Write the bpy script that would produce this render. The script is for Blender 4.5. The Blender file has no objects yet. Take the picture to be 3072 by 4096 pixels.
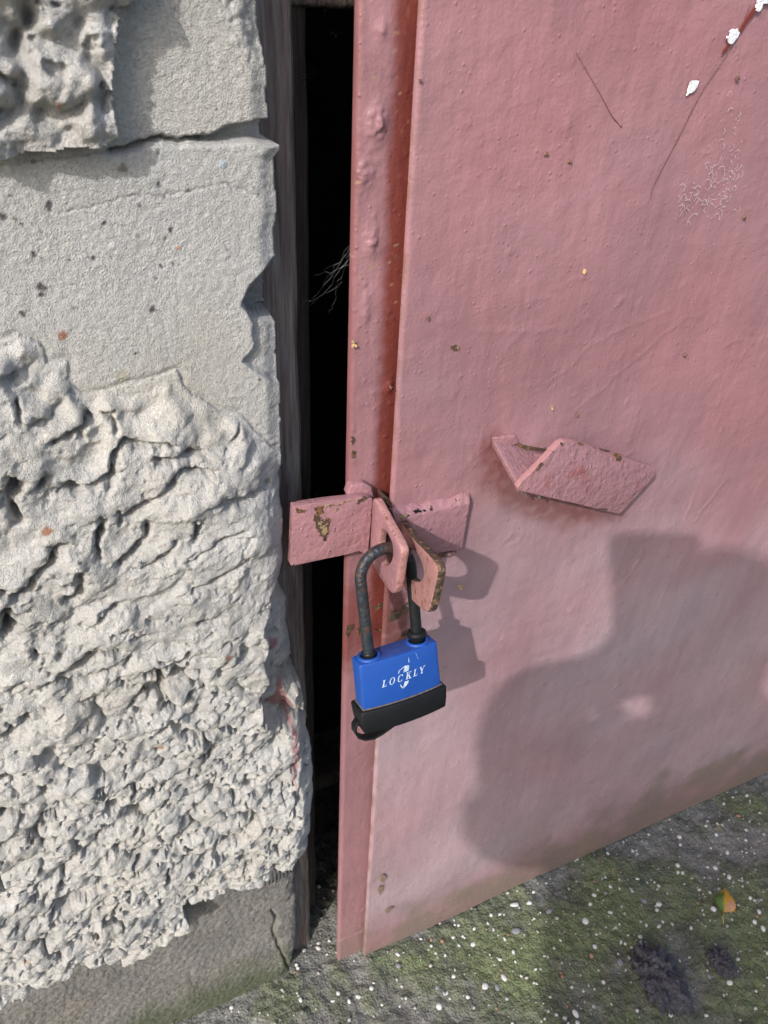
import bpy, bmesh, math, random
import numpy as np
from mathutils import Vector, Matrix

# ------------------------------------------------------------------ camera, sky, sun, exposure
scene = bpy.context.scene
W = 0.36                                            # metres from the lens to the door plane (y = 0)
CAM = np.array([-0.5141, -1.0, 2.3706]) * W
YAW, PITCH, ROLL = 0.4643, 0.603, 0.054
FPX = 3077.0                                        # focal length in pixels of the 3072 x 4096 picture
_f = np.array([math.sin(YAW)*math.cos(PITCH), math.cos(YAW)*math.cos(PITCH), -math.sin(PITCH)])
_r = np.array([math.cos(YAW), -math.sin(YAW), 0.0]); _u = np.cross(_r, _f)
_c, _s = math.cos(ROLL), math.sin(ROLL)
CR, CU, CF = _c*_r + _s*_u, -_s*_r + _c*_u, _f
cd = bpy.data.cameras.new('camera'); cam = bpy.data.objects.new('camera', cd)
scene.collection.objects.link(cam)
m = Matrix.Identity(4)
for i in range(3):
    m[i][0], m[i][1], m[i][2], m[i][3] = CR[i], CU[i], -CF[i], CAM[i]
cam.matrix_world = m
cd.sensor_fit = 'VERTICAL'; cd.sensor_height = 36.0; cd.sensor_width = 27.0
cd.lens = 36.0*FPX/4096.0; cd.clip_start = 0.01; cd.clip_end = 300.0
cd.dof.use_dof = True; cd.dof.focus_distance = 0.50; cd.dof.aperture_fstop = 16.0
scene.camera = cam

SUN_TO = Vector((-1.2, -1.0, 1.07)).normalized()    # towards the sun
world = bpy.data.worlds.new('World'); scene.world = world; world.use_nodes = True
wn = world.node_tree; wn.nodes.clear()
sky = wn.nodes.new('ShaderNodeTexSky'); sky.sky_type = 'NISHITA'; sky.sun_disc = False
sky.sun_elevation = math.asin(SUN_TO.z); sky.sun_rotation = math.atan2(SUN_TO.x, SUN_TO.y)
sky.dust_density = 3.0; sky.air_density = 1.0; sky.ozone_density = 1.0
bg = wn.nodes.new('ShaderNodeBackground'); bg.inputs['Strength'].default_value = 0.15
wo = wn.nodes.new('ShaderNodeOutputWorld')
wn.links.new(sky.outputs[0], bg.inputs[0]); wn.links.new(bg.outputs[0], wo.inputs[0])
sl = bpy.data.lights.new('sun', 'SUN'); sl.energy = 2.05; sl.angle = math.radians(0.9); sl.color = (1.0, 0.97, 0.935)
so = bpy.data.objects.new('sun', sl); scene.collection.objects.link(so)
so.rotation_euler = SUN_TO.to_track_quat('Z', 'Y').to_euler(); so.location = (-3, -3, 4)
scene.view_settings.view_transform = 'Standard'; scene.view_settings.look = 'None'
scene.view_settings.gamma = 1.0; scene.view_settings.use_curve_mapping = False
scene.view_settings.exposure = 0.52

# ------------------------------------------------------------------ helpers
K = 3072/1659.0
def ray(u, v):
    return CF*FPX + CR*(u-1536) - CU*(v-2048)
def py(u, v, y=0.0):                                # full-size pixel -> point on the plane y
    d = ray(u, v); return CAM + d*(y-CAM[1])/d[1]
def p(u, v, y=0.0): return py(u*K, v*K, y)          # the same from a 1659-wide picture
def pz(u, v, z):
    d = ray(u, v); return CAM + d*(z-CAM[2])/d[2]
def pl(u, v, O, N):
    d = ray(u, v); return CAM + d*(np.dot(O-CAM, N)/np.dot(d, N))
c1 = lambda a, b: (1150+a*.4822, 1900+b*.4822)      # enlargements of the picture that were traced
c3 = lambda a, b: (1900+a*.4822, 1700+b*.4822)
c4 = lambda a, b: (1000+a*.6027, 1850+b*.6027)
c5 = lambda a, b: (1100+a*1.1887, 3000+b*1.1887)
c6 = lambda a, b: (1350+a*.3014, 2480+b*.3014)
rng = np.random.RandomState(7); random.seed(7)
C = scene.collection

def tag(o, label=None, cat=None, group=None, kind=None):
    if label: o['label'] = label
    if cat: o['category'] = cat
    if group: o['group'] = group
    if kind: o['kind'] = kind
    return o
def empty(name, loc=(0, 0, 0)):
    o = bpy.data.objects.new(name, None); C.objects.link(o); o.location = loc; o.empty_display_size = 0.02
    return o
def link(name, me, mat=None, parent=None, smooth=True):
    o = bpy.data.objects.new(name, me); C.objects.link(o)
    if mat is not None and not me.materials: me.materials.append(mat)
    if smooth: me.polygons.foreach_set('use_smooth', np.ones(len(me.polygons), bool))
    if parent is not None:
        o.parent = parent
        if parent.type == 'EMPTY': o.location = -Vector(parent.location)
    return o
def from_bm(name, bm, mat, parent=None, smooth=False):
    bmesh.ops.recalc_face_normals(bm, faces=bm.faces)
    me = bpy.data.meshes.new(name); bm.to_mesh(me); bm.free()
    return link(name, me, mat, parent, smooth)
def bevel(o, w=0.0008, seg=2, angle=35):
    b = o.modifiers.new('bevel', 'BEVEL'); b.width = w; b.segments = seg; b.limit_method = 'ANGLE'
    b.angle_limit = math.radians(angle); b.harden_normals = False
    return o

# --- numpy noise
def _grad(seed):
    r = np.random.RandomState(seed); a = r.rand(256)*2*np.pi
    return r.permutation(256), np.cos(a), np.sin(a)
_gc = {}
def perlin(x, y, seed=0):
    if seed not in _gc: _gc[seed] = _grad(seed)
    P, gx, gy = _gc[seed]
    xi = np.floor(x).astype(np.int64); yi = np.floor(y).astype(np.int64)
    xf = x-xi; yf = y-yi
    def g(ix, iy, dx, dy):
        h = P[(P[ix & 255]+iy) & 255]; return gx[h]*dx+gy[h]*dy
    u = xf*xf*xf*(xf*(xf*6-15)+10); v = yf*yf*yf*(yf*(yf*6-15)+10)
    a = g(xi, yi, xf, yf); b = g(xi+1, yi, xf-1, yf); c = g(xi, yi+1, xf, yf-1); d = g(xi+1, yi+1, xf-1, yf-1)
    return ((a+u*(b-a)) + v*((c+u*(d-c))-(a+u*(b-a))))*1.5
def fbm(x, y, s, oct=4, seed=0, gain=.5):
    t = 0; a = 1
    for i in range(oct):
        t = t+a*perlin(x/s+17.3*i, y/s-9.1*i, seed+i); a *= gain; s *= .5
    return t
def billow(x, y, s, oct=3, seed=0, gain=.5):         # rounded lumps with creases between them, 0..1
    t = 0; a = 1; n = 0
    for i in range(oct):
        t = t+a*np.sqrt(np.abs(perlin(x/s+5.7*i, y/s+3.3*i, seed+i))+1e-4); n += a; a *= gain; s *= .5
    return t/n
def worley(x, y, s, seed=0):                         # distance to the nearest of scattered points, in cells
    r = np.random.RandomState(seed); jx, jy, pr = r.rand(256), r.rand(256), r.permutation(256)
    u, v = x/s, y/s; iu, iv = np.floor(u).astype(np.int64), np.floor(v).astype(np.int64); d = np.full(x.shape, 9.)
    for a in (-1, 0, 1):
        for b in (-1, 0, 1):
            k = pr[(pr[(iu+a) & 255]+iv+b) & 255]
            d = np.minimum(d, (iu+a+jx[k]-u)**2+(iv+b+jy[k]-v)**2)
    return np.sqrt(d)
def sstep(a, b, x):
    t = np.clip((x-a)/(b-a), 0, 1); return t*t*(3-2*t)
def inpoly(X, Y, P):
    ins = np.zeros(X.shape, bool); n = len(P)
    for i in range(n):
        x0, y0 = P[i]; x1, y1 = P[(i+1) % n]
        if y0 == y1: continue
        c = ((y0 > Y) != (y1 > Y)) & (X < (x1-x0)*(Y-y0)/(y1-y0)+x0); ins ^= c
    return ins
def dline(X, Y, P, close=False):
    d = np.full(X.shape, 1e9); Q = list(P)+([P[0]] if close else [])
    for (x0, y0), (x1, y1) in zip(Q[:-1], Q[1:]):
        ex, ey = x1-x0, y1-y0; L = ex*ex+ey*ey+1e-18
        t = np.clip(((X-x0)*ex+(Y-y0)*ey)/L, 0, 1)
        d = np.minimum(d, (X-x0-t*ex)**2+(Y-y0-t*ey)**2)
    return np.sqrt(d)
def sdf(X, Y, P):                                    # positive inside
    d = dline(X, Y, P, True); return np.where(inpoly(X, Y, P), d, -d)
def box_of(P, pad):
    a = np.array(P); return a[:, 0].min()-pad, a[:, 0].max()+pad, a[:, 1].min()-pad, a[:, 1].max()+pad
class Grid:
    def __init__(s, xs, zs):
        s.xs, s.zs = np.asarray(xs), np.asarray(zs); s.X, s.Z = np.meshgrid(s.xs, s.zs)
    def win(s, P, pad):
        a, b, c, d = box_of(P, pad)
        i0, i1 = np.searchsorted(s.xs, [a, b]); j0, j1 = np.searchsorted(s.zs, [c, d])
        return slice(j0, j1), slice(i0, i1)
def grid_mesh(name, V, nx, nz, mat, parent=None, col=None, keep=None):
    idx = np.arange(nx*nz).reshape(nz, nx)
    q = np.stack([idx[:-1, :-1], idx[:-1, 1:], idx[1:, 1:], idx[1:, :-1]], -1).reshape(-1, 4)
    if keep is not None: q = q[keep.ravel()]
    used = np.unique(q); rm = np.zeros(nx*nz, np.int64); rm[used] = np.arange(len(used)); q = rm[q]
    me = bpy.data.meshes.new(name)
    me.vertices.add(len(used)); me.vertices.foreach_set('co', V.reshape(-1, 3)[used].astype(np.float32).ravel())
    me.loops.add(q.size); me.loops.foreach_set('vertex_index', q.astype(np.int32).ravel())
    me.polygons.add(len(q)); me.polygons.foreach_set('loop_start', np.arange(0, q.size, 4, dtype=np.int32))
    me.update(calc_edges=True)
    if col is not None:
        at = me.color_attributes.new('tint', 'FLOAT_COLOR', 'POINT')
        c = np.ones((len(used), 4), np.float32); c[:, :3] = col.reshape(-1, 3)[used]; at.data.foreach_set('color', c.ravel())
    return link(name, me, mat, parent, True)

# --- materials
def mat(name, base=(.5, .5, .5), rough=.6, metal=0., spec=.5, attr=False, var=0.0, var_scale=60., var2=None,
        bumps=(), coat=0., stretch=None):
    """base colour (or the vertex tint) x noise variation, and a chain of noise bumps [(scale, height, detail)]"""
    M = bpy.data.materials.new(name); M.use_nodes = True; nt = M.node_tree; N = nt.nodes; Lk = nt.links
    b = N['Principled BSDF']; b.inputs['Roughness'].default_value = rough; b.inputs['Metallic'].default_value = metal
    b.inputs['Specular IOR Level'].default_value = spec; b.inputs['Coat Weight'].default_value = coat
    tc = N.new('ShaderNodeTexCoord'); co = tc.outputs['Object']
    if stretch:
        mp = N.new('ShaderNodeMapping'); mp.inputs['Scale'].default_value = stretch; Lk.new(co, mp.inputs[0]); co = mp.outputs[0]
    if attr:
        a = N.new('ShaderNodeAttribute'); a.attribute_name = 'tint'; c = a.outputs['Color']
    else:
        a = N.new('ShaderNodeRGB'); a.outputs[0].default_value = (*base, 1); c = a.outputs[0]
    if var:
        n = N.new('ShaderNodeTexNoise'); n.inputs['Scale'].default_value = var_scale; n.inputs['Detail'].default_value = 5
        n.inputs['Roughness'].default_value = .65; Lk.new(co, n.inputs['Vector'])
        r = N.new('ShaderNodeMapRange'); r.inputs[1].default_value = .25; r.inputs[2].default_value = .75
        r.inputs[3].default_value = 1-var; r.inputs[4].default_value = 1+var; Lk.new(n.outputs[0], r.inputs[0])
        mx = N.new('ShaderNodeMix'); mx.data_type = 'RGBA'; mx.blend_type = 'MULTIPLY'; mx.inputs[0].default_value = 1
        Lk.new(c, mx.inputs[6]); Lk.new(r.outputs[0], mx.inputs[7]); c = mx.outputs[2]
    if var2:                                          # second colour in blotches: (colour, scale, low, high)
        n = N.new('ShaderNodeTexNoise'); n.inputs['Scale'].default_value = var2[1]; n.inputs['Detail'].default_value = 6
        n.inputs['Roughness'].default_value = .7; Lk.new(co, n.inputs['Vector'])
        r = N.new('ShaderNodeMapRange'); r.inputs[1].default_value = var2[2]; r.inputs[2].default_value = var2[3]; Lk.new(n.outputs[0], r.inputs[0])
        mx = N.new('ShaderNodeMix'); mx.data_type = 'RGBA'; Lk.new(r.outputs[0], mx.inputs[0]); Lk.new(c, mx.inputs[6])
        mx.inputs[7].default_value = (*var2[0], 1); c = mx.outputs[2]
    Lk.new(c, b.inputs['Base Color'])
    prev = None
    for kind, sc, h in bumps:
        bp = N.new('ShaderNodeBump'); bp.inputs['Strength'].default_value = 1.0; bp.inputs['Distance'].default_value = h
        if kind == 'brush':
            mp = N.new('ShaderNodeMapping'); mp.inputs['Scale'].default_value = (1, 1, .06); Lk.new(tc.outputs['Object'], mp.inputs[0])
            n = N.new('ShaderNodeTexNoise'); n.inputs['Scale'].default_value = sc; n.inputs['Detail'].default_value = 3
            Lk.new(mp.outputs[0], n.inputs['Vector']); Lk.new(n.outputs[0], bp.inputs['Height'])
        elif kind == 'noise':
            n = N.new('ShaderNodeTexNoise'); n.inputs['Scale'].default_value = sc; n.inputs['Detail'].default_value = 4
            Lk.new(co, n.inputs['Vector']); Lk.new(n.outputs[0], bp.inputs['Height'])
        else:                                         # domes: sparse round grit under the paint
            n = N.new('ShaderNodeTexVoronoi'); n.inputs['Scale'].default_value = sc; Lk.new(co, n.inputs['Vector'])
            sp = N.new('ShaderNodeSeparateColor'); Lk.new(n.outputs['Color'], sp.inputs[0])
            rr = N.new('ShaderNodeMapRange'); rr.inputs[1].default_value = .45; rr.inputs[2].default_value = 1.
            rr.inputs[3].default_value = 0.001; rr.inputs[4].default_value = .42; Lk.new(sp.outputs[0], rr.inputs[0])
            dv = N.new('ShaderNodeMath'); dv.operation = 'DIVIDE'; Lk.new(n.outputs['Distance'], dv.inputs[0]); Lk.new(rr.outputs[0], dv.inputs[1])
            mr = N.new('ShaderNodeMapRange'); mr.interpolation_type = 'SMOOTHSTEP'; mr.inputs[1].default_value = 1; mr.inputs[2].default_value = 0
            Lk.new(dv.outputs[0], mr.inputs[0])
            mu = N.new('ShaderNodeMath'); mu.operation = 'MULTIPLY'; Lk.new(mr.outputs[0], mu.inputs[0]); Lk.new(rr.outputs[0], mu.inputs[1])
            Lk.new(mu.outputs[0], bp.inputs['Height'])
        if prev: Lk.new(prev, bp.inputs['Normal'])
        prev = bp.outputs[0]
    if prev: Lk.new(prev, b.inputs['Normal'])
    return M

PINK = np.array([.340, .176, .194]); PALE_PINK = np.array([.43, .300, .325]); RED = np.array([.165, .038, .030])
M_wall = mat('weathered_plaster', rough=.95, spec=.2, attr=True, var=.24, var_scale=620, bumps=(('noise', 1500, .0013), ('noise', 420, .0008)))
M_coarse = mat('plain_plaster', (.47, .45, .42), .95, spec=.2, var=.15, var_scale=25, bumps=(('noise', 700, .0012), ('noise', 60, .006)))
M_paint = mat('faded_red_paint', rough=.45, spec=.5, attr=True, var=.06, var_scale=30, bumps=(('domes', 290, .0008), ('noise', 500, .0003), ('noise', 120, .0005), ('brush', 260, .0001)))
M_smear = mat('dry_moss', (.20, .155, .10), .9, var=.4, var_scale=500, var2=((.30, .17, .17), 300, .5, .6))
M_shelf = mat('shaded_dusty_steel', tuple(PINK*.86), .5, var=.15, var_scale=110, var2=((.17, .10, .085), 130, .55, .68), bumps=(('noise', 350, .001), ('domes', 330, .0015)))  # darkened overall for the pocket's shade; brown blotches are settled dirt
M_nib = mat('chipped_paint_nib', (.22, .12, .09), .6, var=.4, var_scale=700)
M_grip = mat('blotched_painted_steel', tuple(PINK*.97), .42, var=.10, var_scale=90, var2=((.26, .085, .085), 55, .56, .70), bumps=(('domes', 330, .0015), ('noise', 300, .0012), ('noise', 110, .0015)))
M_rim = mat('sunlit_rim_tint', (.47, .245, .25), .4, var=.08, var_scale=90, var2=((.10, .06, .035), 140, .60, .66), bumps=(('noise', 300, .0006),))  # rim's sunlight put into a paler colour; the dark blotches are chips
M_hasp = mat('painted_steel', tuple(PINK*1.10), .4, spec=.5, var=.10, var_scale=90, bumps=(('domes', 330, .0022), ('noise', 300, .0008), ('noise', 110, .0012)))
M_hasp_rust = mat('rubbed_painted_steel', (.43, .225, .215), .48, var=.12, var_scale=120, var2=((.20, .085, .04), 150, .55, .66),
                  bumps=(('domes', 330, .0018), ('noise', 350, .0012)))
M_rust = mat('rusty_bare_steel', (.085, .055, .035), .75, var=.5, var_scale=300, var2=((.30, .14, .05), 260, .52, .64), bumps=(('noise', 700, .0012),))
M_edge = mat('worn_steel_edge', (.075, .050, .034), .7, var=.5, var_scale=250, var2=((.36, .20, .11), 200, .52, .62), bumps=(('noise', 600, .001),))
M_primer = mat('exposed_yellow_primer', (.34, .25, .14), .8, var=.4, var_scale=400, var2=((.05, .035, .02), 320, .5, .6))
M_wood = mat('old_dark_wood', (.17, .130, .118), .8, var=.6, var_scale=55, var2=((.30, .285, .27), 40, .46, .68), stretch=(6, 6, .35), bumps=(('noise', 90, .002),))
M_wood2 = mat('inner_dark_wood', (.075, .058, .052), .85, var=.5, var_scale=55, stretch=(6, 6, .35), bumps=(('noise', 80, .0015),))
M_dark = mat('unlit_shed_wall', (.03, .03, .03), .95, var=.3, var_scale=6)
M_ground = mat('mossy_asphalt', rough=.9, spec=.25, attr=True, var=.45, var_scale=330, bumps=(('noise', 420, .003), ('noise', 130, .004)))
M_far = mat('asphalt_yard', (.075, .08, .06), .92, var=.4, var_scale=9, var2=((.05, .07, .025), 3, .5, .65), bumps=(('noise', 130, .004),))
M_white = mat('white_pebble', (.82, .81, .79), .55, var=.1, var_scale=300, bumps=(('noise', 500, .0005),))
M_grey = mat('grey_pebble', (.30, .31, .33), .6, var=.25, var_scale=300, bumps=(('noise', 500, .0005),))
M_brick = mat('brick_crumb', (.36, .22, .16), .85, var=.25, var_scale=300)
M_gravel = mat('mixed_grit', rough=.7, attr=True, var=.1, var_scale=400)
M_soil = mat('dark_soil', (.105, .103, .122), .95, var=.5, var_scale=260, bumps=(('noise', 420, .004), ('noise', 150, .005)))
M_chip = mat('white_paper', (.78, .80, .84), .8, var=.08, var_scale=500, bumps=(('noise', 700, .0008),))
M_scr = mat('deep_red_paint', (.17, .030, .022), .45, var=.1, var_scale=200)
M_hair = mat('dark_scratch', (.10, .035, .035), .6)
M_seed = mat('birch_seed', (.62, .44, .20), .8, var=.2, var_scale=900)
M_web = mat('cobweb', (.45, .45, .47), .8)
M_blue = mat('blue_plastic', (.014, .082, .38), .44, spec=.5, var=.10, var_scale=60, var2=((.07, .14, .36), 900, .66, .72), bumps=(('noise', 900, .00015),))
M_bdust = mat('dusty_blue_plastic', (.035, .075, .30), .55, var=.25, var_scale=220, bumps=(('noise', 700, .0003),))
M_rubber = mat('black_rubber', (.009, .010, .012), .55, spec=.28, var=.25, var_scale=120, bumps=(('noise', 500, .0002),))
M_grime = mat('grey_grime', (.16, .135, .12), .95, var=.4, var_scale=600, bumps=(('noise', 900, .0008),))
M_shack = mat('worn_shackle', (.026, .033, .042), .40, metal=.1, var=.5, var_scale=220, var2=((.080, .046, .032), 120, .50, .60), bumps=(('noise', 420, .0009),))
M_shack2 = mat('black_shackle', (.014, .016, .018), .4, metal=.2, var=.3, var_scale=220, bumps=(('noise', 420, .0004),))
M_print = mat('silver_print', (.60, .70, .78), .45, var=.2, var_scale=700, var2=((.10, .20, .45), 800, .54, .66))
M_leaf = mat('autumn_leaf', rough=.5, attr=True, var=.12, var_scale=300)

# ------------------------------------------------------------------ setting: ground
def P2(pts, y):                                      # traced outline (1659-wide picture) -> (x, z) on the plane y
    return [(q[0], q[2]) for q in (p(a, b, y) for a, b in pts)]
GZ = -0.006
g = Grid(np.arange(-.62, 1.45, .0022), np.arange(-.62, .30, .0022))
X, Y = g.X, g.Z
H = fbm(X, Y, .09, 3, 40)*.0022 + fbm(X, Y, .012, 3, 44)*.0016
moss = fbm(X, Y, .11, 4, 50)+.35*fbm(X, Y, .018, 3, 55)
moss += .55*np.exp(-((Y+.14)/.12)**2)*sstep(-.28, -.02, X)*1.3 - .25*sstep(.55, .9, X) - .02
mm = sstep(-.15, .55, moss)*.9+.1
cush = billow(X, Y, .016, 2, 58)                     # small moss cushions
H += mm*(.0035*cush+.001)
tone = fbm(X, Y, .03, 4, 60)
grey = np.array([.225, .220, .208])*(1+.35*tone[..., None])
green = np.stack([.142+.045*tone, .162+.045*tone, .096+.02*tone], -1)
lush = sstep(.5, 1.1, moss)[..., None]
green = green*(1-lush)+np.array([.165, .205, .085])*lush
col = grey*(1-mm[..., None]*.82)+green*mm[..., None]*.82
grit = sstep(.45, .6, perlin(X/.0042, Y/.0042, 70))[..., None]*.6
col = col*(1-grit*.5)+np.array([.22, .20, .18])*grit*.5
V = np.stack([X, Y, GZ+H], -1)
ground = grid_mesh('ground', V, len(g.xs), len(g.zs), M_ground, None, np.clip(col, .01, 1))
tag(ground, kind='structure')
GX, GY, GH = g.xs, g.zs, V[..., 2]
def ground_z(x, y):
    i = min(max(int(round((x-GX[0])/.0022)), 0), len(GX)-1); j = min(max(int(round((y-GY[0])/.0022)), 0), len(GY)-1)
    return float(GH[j, i])
bm = bmesh.new(); bmesh.ops.create_grid(bm, x_segments=2, y_segments=2, size=60)
for v in bm.verts: v.co.z = GZ-.014
yard = from_bm('yard', bm, M_far); tag(yard, kind='structure')

# ------------------------------------------------------------------ setting: the unlit shed behind the gap
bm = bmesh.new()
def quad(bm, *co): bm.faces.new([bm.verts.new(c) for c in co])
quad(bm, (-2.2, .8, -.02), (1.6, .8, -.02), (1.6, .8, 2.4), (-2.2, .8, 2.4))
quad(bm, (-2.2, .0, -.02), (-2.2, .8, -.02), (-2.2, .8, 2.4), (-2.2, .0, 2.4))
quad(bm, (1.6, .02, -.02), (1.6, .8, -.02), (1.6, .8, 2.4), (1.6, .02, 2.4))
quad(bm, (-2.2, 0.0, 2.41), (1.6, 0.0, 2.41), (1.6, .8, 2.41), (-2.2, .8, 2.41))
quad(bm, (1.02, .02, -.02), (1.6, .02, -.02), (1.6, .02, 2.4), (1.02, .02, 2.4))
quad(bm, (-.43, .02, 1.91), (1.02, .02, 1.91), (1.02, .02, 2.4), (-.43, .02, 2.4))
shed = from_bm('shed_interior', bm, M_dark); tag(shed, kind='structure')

# ------------------------------------------------------------------ wall: one relief, cut into its layers
g = Grid(np.arange(-.43, -.035, .00075), np.arange(-.035, .93, .00075))
X, Z = g.X, g.Z
sl_px = [(562, -120), (566, 60), (580, 150), (583, 262), (583, 300), (609, 318), (593, 340), (600, 430), (592, 520), (601, 580),
         (603, 700), (605, 800), (609, 960), (612, 1100), (611, 1180), (608, 1235), (604, 1255), (629, 1310), (629, 1360), (638, 1392), (645, 1438),
         (660, 1500), (671, 1560), (679, 1650), (679, 1760), (668, 1820), (651, 1868), (656, 1960), (655, 2050), (644, 2105), (640, 2160)]
sil = P2(sl_px, .006)
sx = np.interp(g.zs, [q[1] for q in sil][::-1], [q[0] for q in sil][::-1])
sx = sx + .0011*perlin(g.zs/.012, g.zs*0, 3) + .0004*perlin(g.zs/.003, g.zs*0, 4)
edge = sx[:, None]-X                                 # distance from the corner of the wall, positive on the wall
wx = X+.004*perlin(X/.02, Z/.02, 5); wz = Z+.004*perlin(X/.02, Z/.02, 6)
# smooth slabs
Hs = .0005*fbm(X, Z, .05, 2, 8)+.00028*fbm(X, Z, .004, 3, 9)
Hs -= .004*(1-sstep(0, .010, edge))
H = Hs - .003
region = np.ones(X.shape, np.int8)                   # 1 lower slab
col = np.empty(X.shape+(3,)); col[:] = (.50, .496, .482)
col *= (1+.06*fbm(X, Z, .05, 4, 12))[..., None]
up = P2([(-300, -300), (700, -300), (700, 258), (562, 258), (547, 266), (496, 274), (469, 288), (433, 297), (422, 303), (375, 306), (351, 300),
         (312, 310), (281, 322), (242, 328), (0, 357), (-300, 362)], .004)
U = inpoly(X, Z, up); region[U] = 0
H[U] -= .0015; col[U] = col[U]*np.array([1.03, 1.01, .97])
# flaked flank at the top of the corner
fl = sdf(wx, wz, P2([(488, -200), (492, 20), (505, 60), (520, 110), (545, 135), (700, 140), (700, -200)], .004))
H += np.where(fl > 0, -.004*sstep(0, .012, fl)+.0035*(billow(X, Z, .012, 3, 14)-.5), 0)*U
# stucco
stp = [(-300, 740), (0, 745), (38, 738), (75, 766), (100, 802), (146, 796), (166, 842), (182, 868), (238, 852), (300, 846), (345, 832), (383, 815), (402, 848),
       (452, 872), (482, 908), (528, 906), (546, 940), (578, 958), (597, 985), (640, 1000), (760, 1000), (760, 1860), (642, 1871), (594, 1889), (570, 1910),
       (501, 1921), (478, 1931), (437, 1953), (401, 1962), (406, 1973), (411, 2010), (365, 2044), (310, 2071), (273, 2094), (242, 2101), (178, 2090),
       (141, 2117), (128, 2126), (46, 2153), (0, 2160), (-300, 2230)]
stuc = P2(stp, -.004)
sd = sdf(wx, wz, stuc)
ang = math.radians(32); A = (X*math.cos(ang)+Z*math.sin(ang)); B = (-X*math.sin(ang)+Z*math.cos(ang))
A2 = A+.006*perlin(X/.03, Z/.03, 20); B2 = B+.006*perlin(X/.03, Z/.03, 21)
low = sstep(.60, .34, Z)                             # rougher and pitted further down
big = fbm(A/1.3, B, .085, 3, 25)
cm = sstep(-.30, .40, fbm(X, Z, .09, 2, 27))
lx_, lz_ = A2/1.08+.0035*perlin(X/.009, Z/.009, 220), B2+.0035*perlin(X/.009, Z/.009, 221)
w1, w2 = worley(lx_, lz_, .034, 222), worley(lx_, lz_, .0185, 223)
w3 = worley(X+.0018*perlin(X/.006, Z/.006, 225), Z+.0018*perlin(X/.006, Z/.006, 226), .0078, 224)
Hst = .0030+.0110*sstep(0, .055, sd)+.0050*big-.0085*(.35+.65*cm)*(w1-.45)-(.0030+.0040*low)*(w2-.45)-(.0004+.0018*low)*(w3-.45)
Hst -= (.12+.88*low)*(.0110*sstep(.64, .84, w2+.10*perlin(X/.005, Z/.005, 227))+.0030*sstep(.64, .85, w3))   # pits where the lumps meet
Hst += .0012*fbm(A2/1.1, B2, .016, 3, 24)+.00035*fbm(X, Z, .0035, 2, 29)
cav = fbm(X+.002*perlin(X/.004, Z/.004, 228), Z, .0095, 3, 230)+.35*fbm(X, Z, .03, 2, 233)            # ragged cavities
Hst -= (.0010+.0065*low)*sstep(.56-.10*low, .72-.10*low, cav)
jx, jz = wx+.0016*perlin(X/.0045, Z/.0045, 31)+.0008*perlin(X/.0018, Z/.0018, 34), wz+.0016*perlin(X/.0045, Z/.0045, 32)+.0008*perlin(X/.0018, Z/.0018, 35)
brk = .9+.9*perlin(X/.0075, Z/.0075, 30); near = np.zeros(X.shape)
def carve(H, pts, w, d, lip=.30, rough=True):
    P_ = [tuple(q) for q in pts]
    s = g.win(P_, max(w*5, .016 if rough else 0)); D = dline(jx[s], jz[s], P_)
    H[s] -= 1.6*d*np.exp(-(D/(w*.72))**2)*np.clip(brk[s], .15, 1.6)
    D2 = dline(wx[s]+w*.4, wz[s]-w*2.2, P_)          # raised lip above the crevice
    H[s] += lip*d*np.exp(-(D2/(w*2.0))**2)
    if rough: near[s] = np.maximum(near[s], np.exp(-(dline(wx[s], wz[s]+.003, P_)/.007)**2))
c2 = lambda a, b: (a*.4232, 594+b*.4232)
cc3 = lambda a, b: (a*.4557, 1242+b*.4557)
def tr(fn, pts): return P2([fn(*q) for q in pts], -.010)
crev = [([(40, 575), (120, 535), (225, 520), (250, 480)], 3, 9), ([(345, 470), (352, 545)], 2, 6), ([(300, 862), (400, 822), (470, 772)], 2.2, 7),
        ([(420, 640), (432, 690), (470, 772)], 2.2, 6), ([(350, 1090), (480, 1082), (570, 1030), (592, 950), (650, 872)], 2.6, 7), ([(650, 872), (760, 895), (885, 905)], 2.4, 5),
        ([(820, 965), (900, 980), (960, 942), (1050, 915)], 2.2, 6), ([(640, 1225), (700, 1172), (770, 1135), (850, 1075), (960, 1025), (1085, 1012)], 2.2, 6),
        ([(560, 1020), (570, 1090)], 2, 5), ([(310, 1110), (350, 1065), (400, 1100)], 2.5, 8), ([(178, 1075), (195, 1035), (225, 1012)], 2.4, 6), ([(600, 1190), (604, 1265)], 2, 5),
        ([(640, 1452), (690, 1402), (722, 1342), (752, 1270)], 2.6, 7), ([(0, 1590), (120, 1562), (190, 1502), (250, 1442), (282, 1362), (320, 1342)], 3, 9),
        ([(490, 1260), (482, 1360), (512, 1420)], 2.4, 7), ([(992, 1230), (1002, 1320)], 2.2, 7), ([(1070, 1172), (1150, 1162), (1385, 1112)], 2.4, 5),
        ([(980, 1582), (1032, 1562), (1200, 1472), (1290, 1430)], 1.8, 3), ([(400, 1520), (380, 1600), (340, 1640)], 3, 9), ([(30, 1062), (50, 1150), (100, 1250)], 3, 9),
        ([(60, 1040), (20, 1010)], 3, 8), ([(800, 650), (850, 602), (930, 575)], 2, 5), ([(610, 830), (602, 762), (560, 750)], 2.2, 6), ([(1180, 912), (1222, 842), (1260, 780)], 2, 5),
        ([(720, 1480), (860, 1430), (900, 1340)], 2, 4), ([(960, 1420), (1100, 1360), (1250, 1300)], 1.6, 2.5), ([(150, 760), (260, 740), (330, 700)], 2, 4), ([(90, 640), (120, 760)], 2.2, 6)]
for pts, w, d in crev: carve(Hst, tr(c2, pts), w*.00105, d*.00095)
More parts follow.
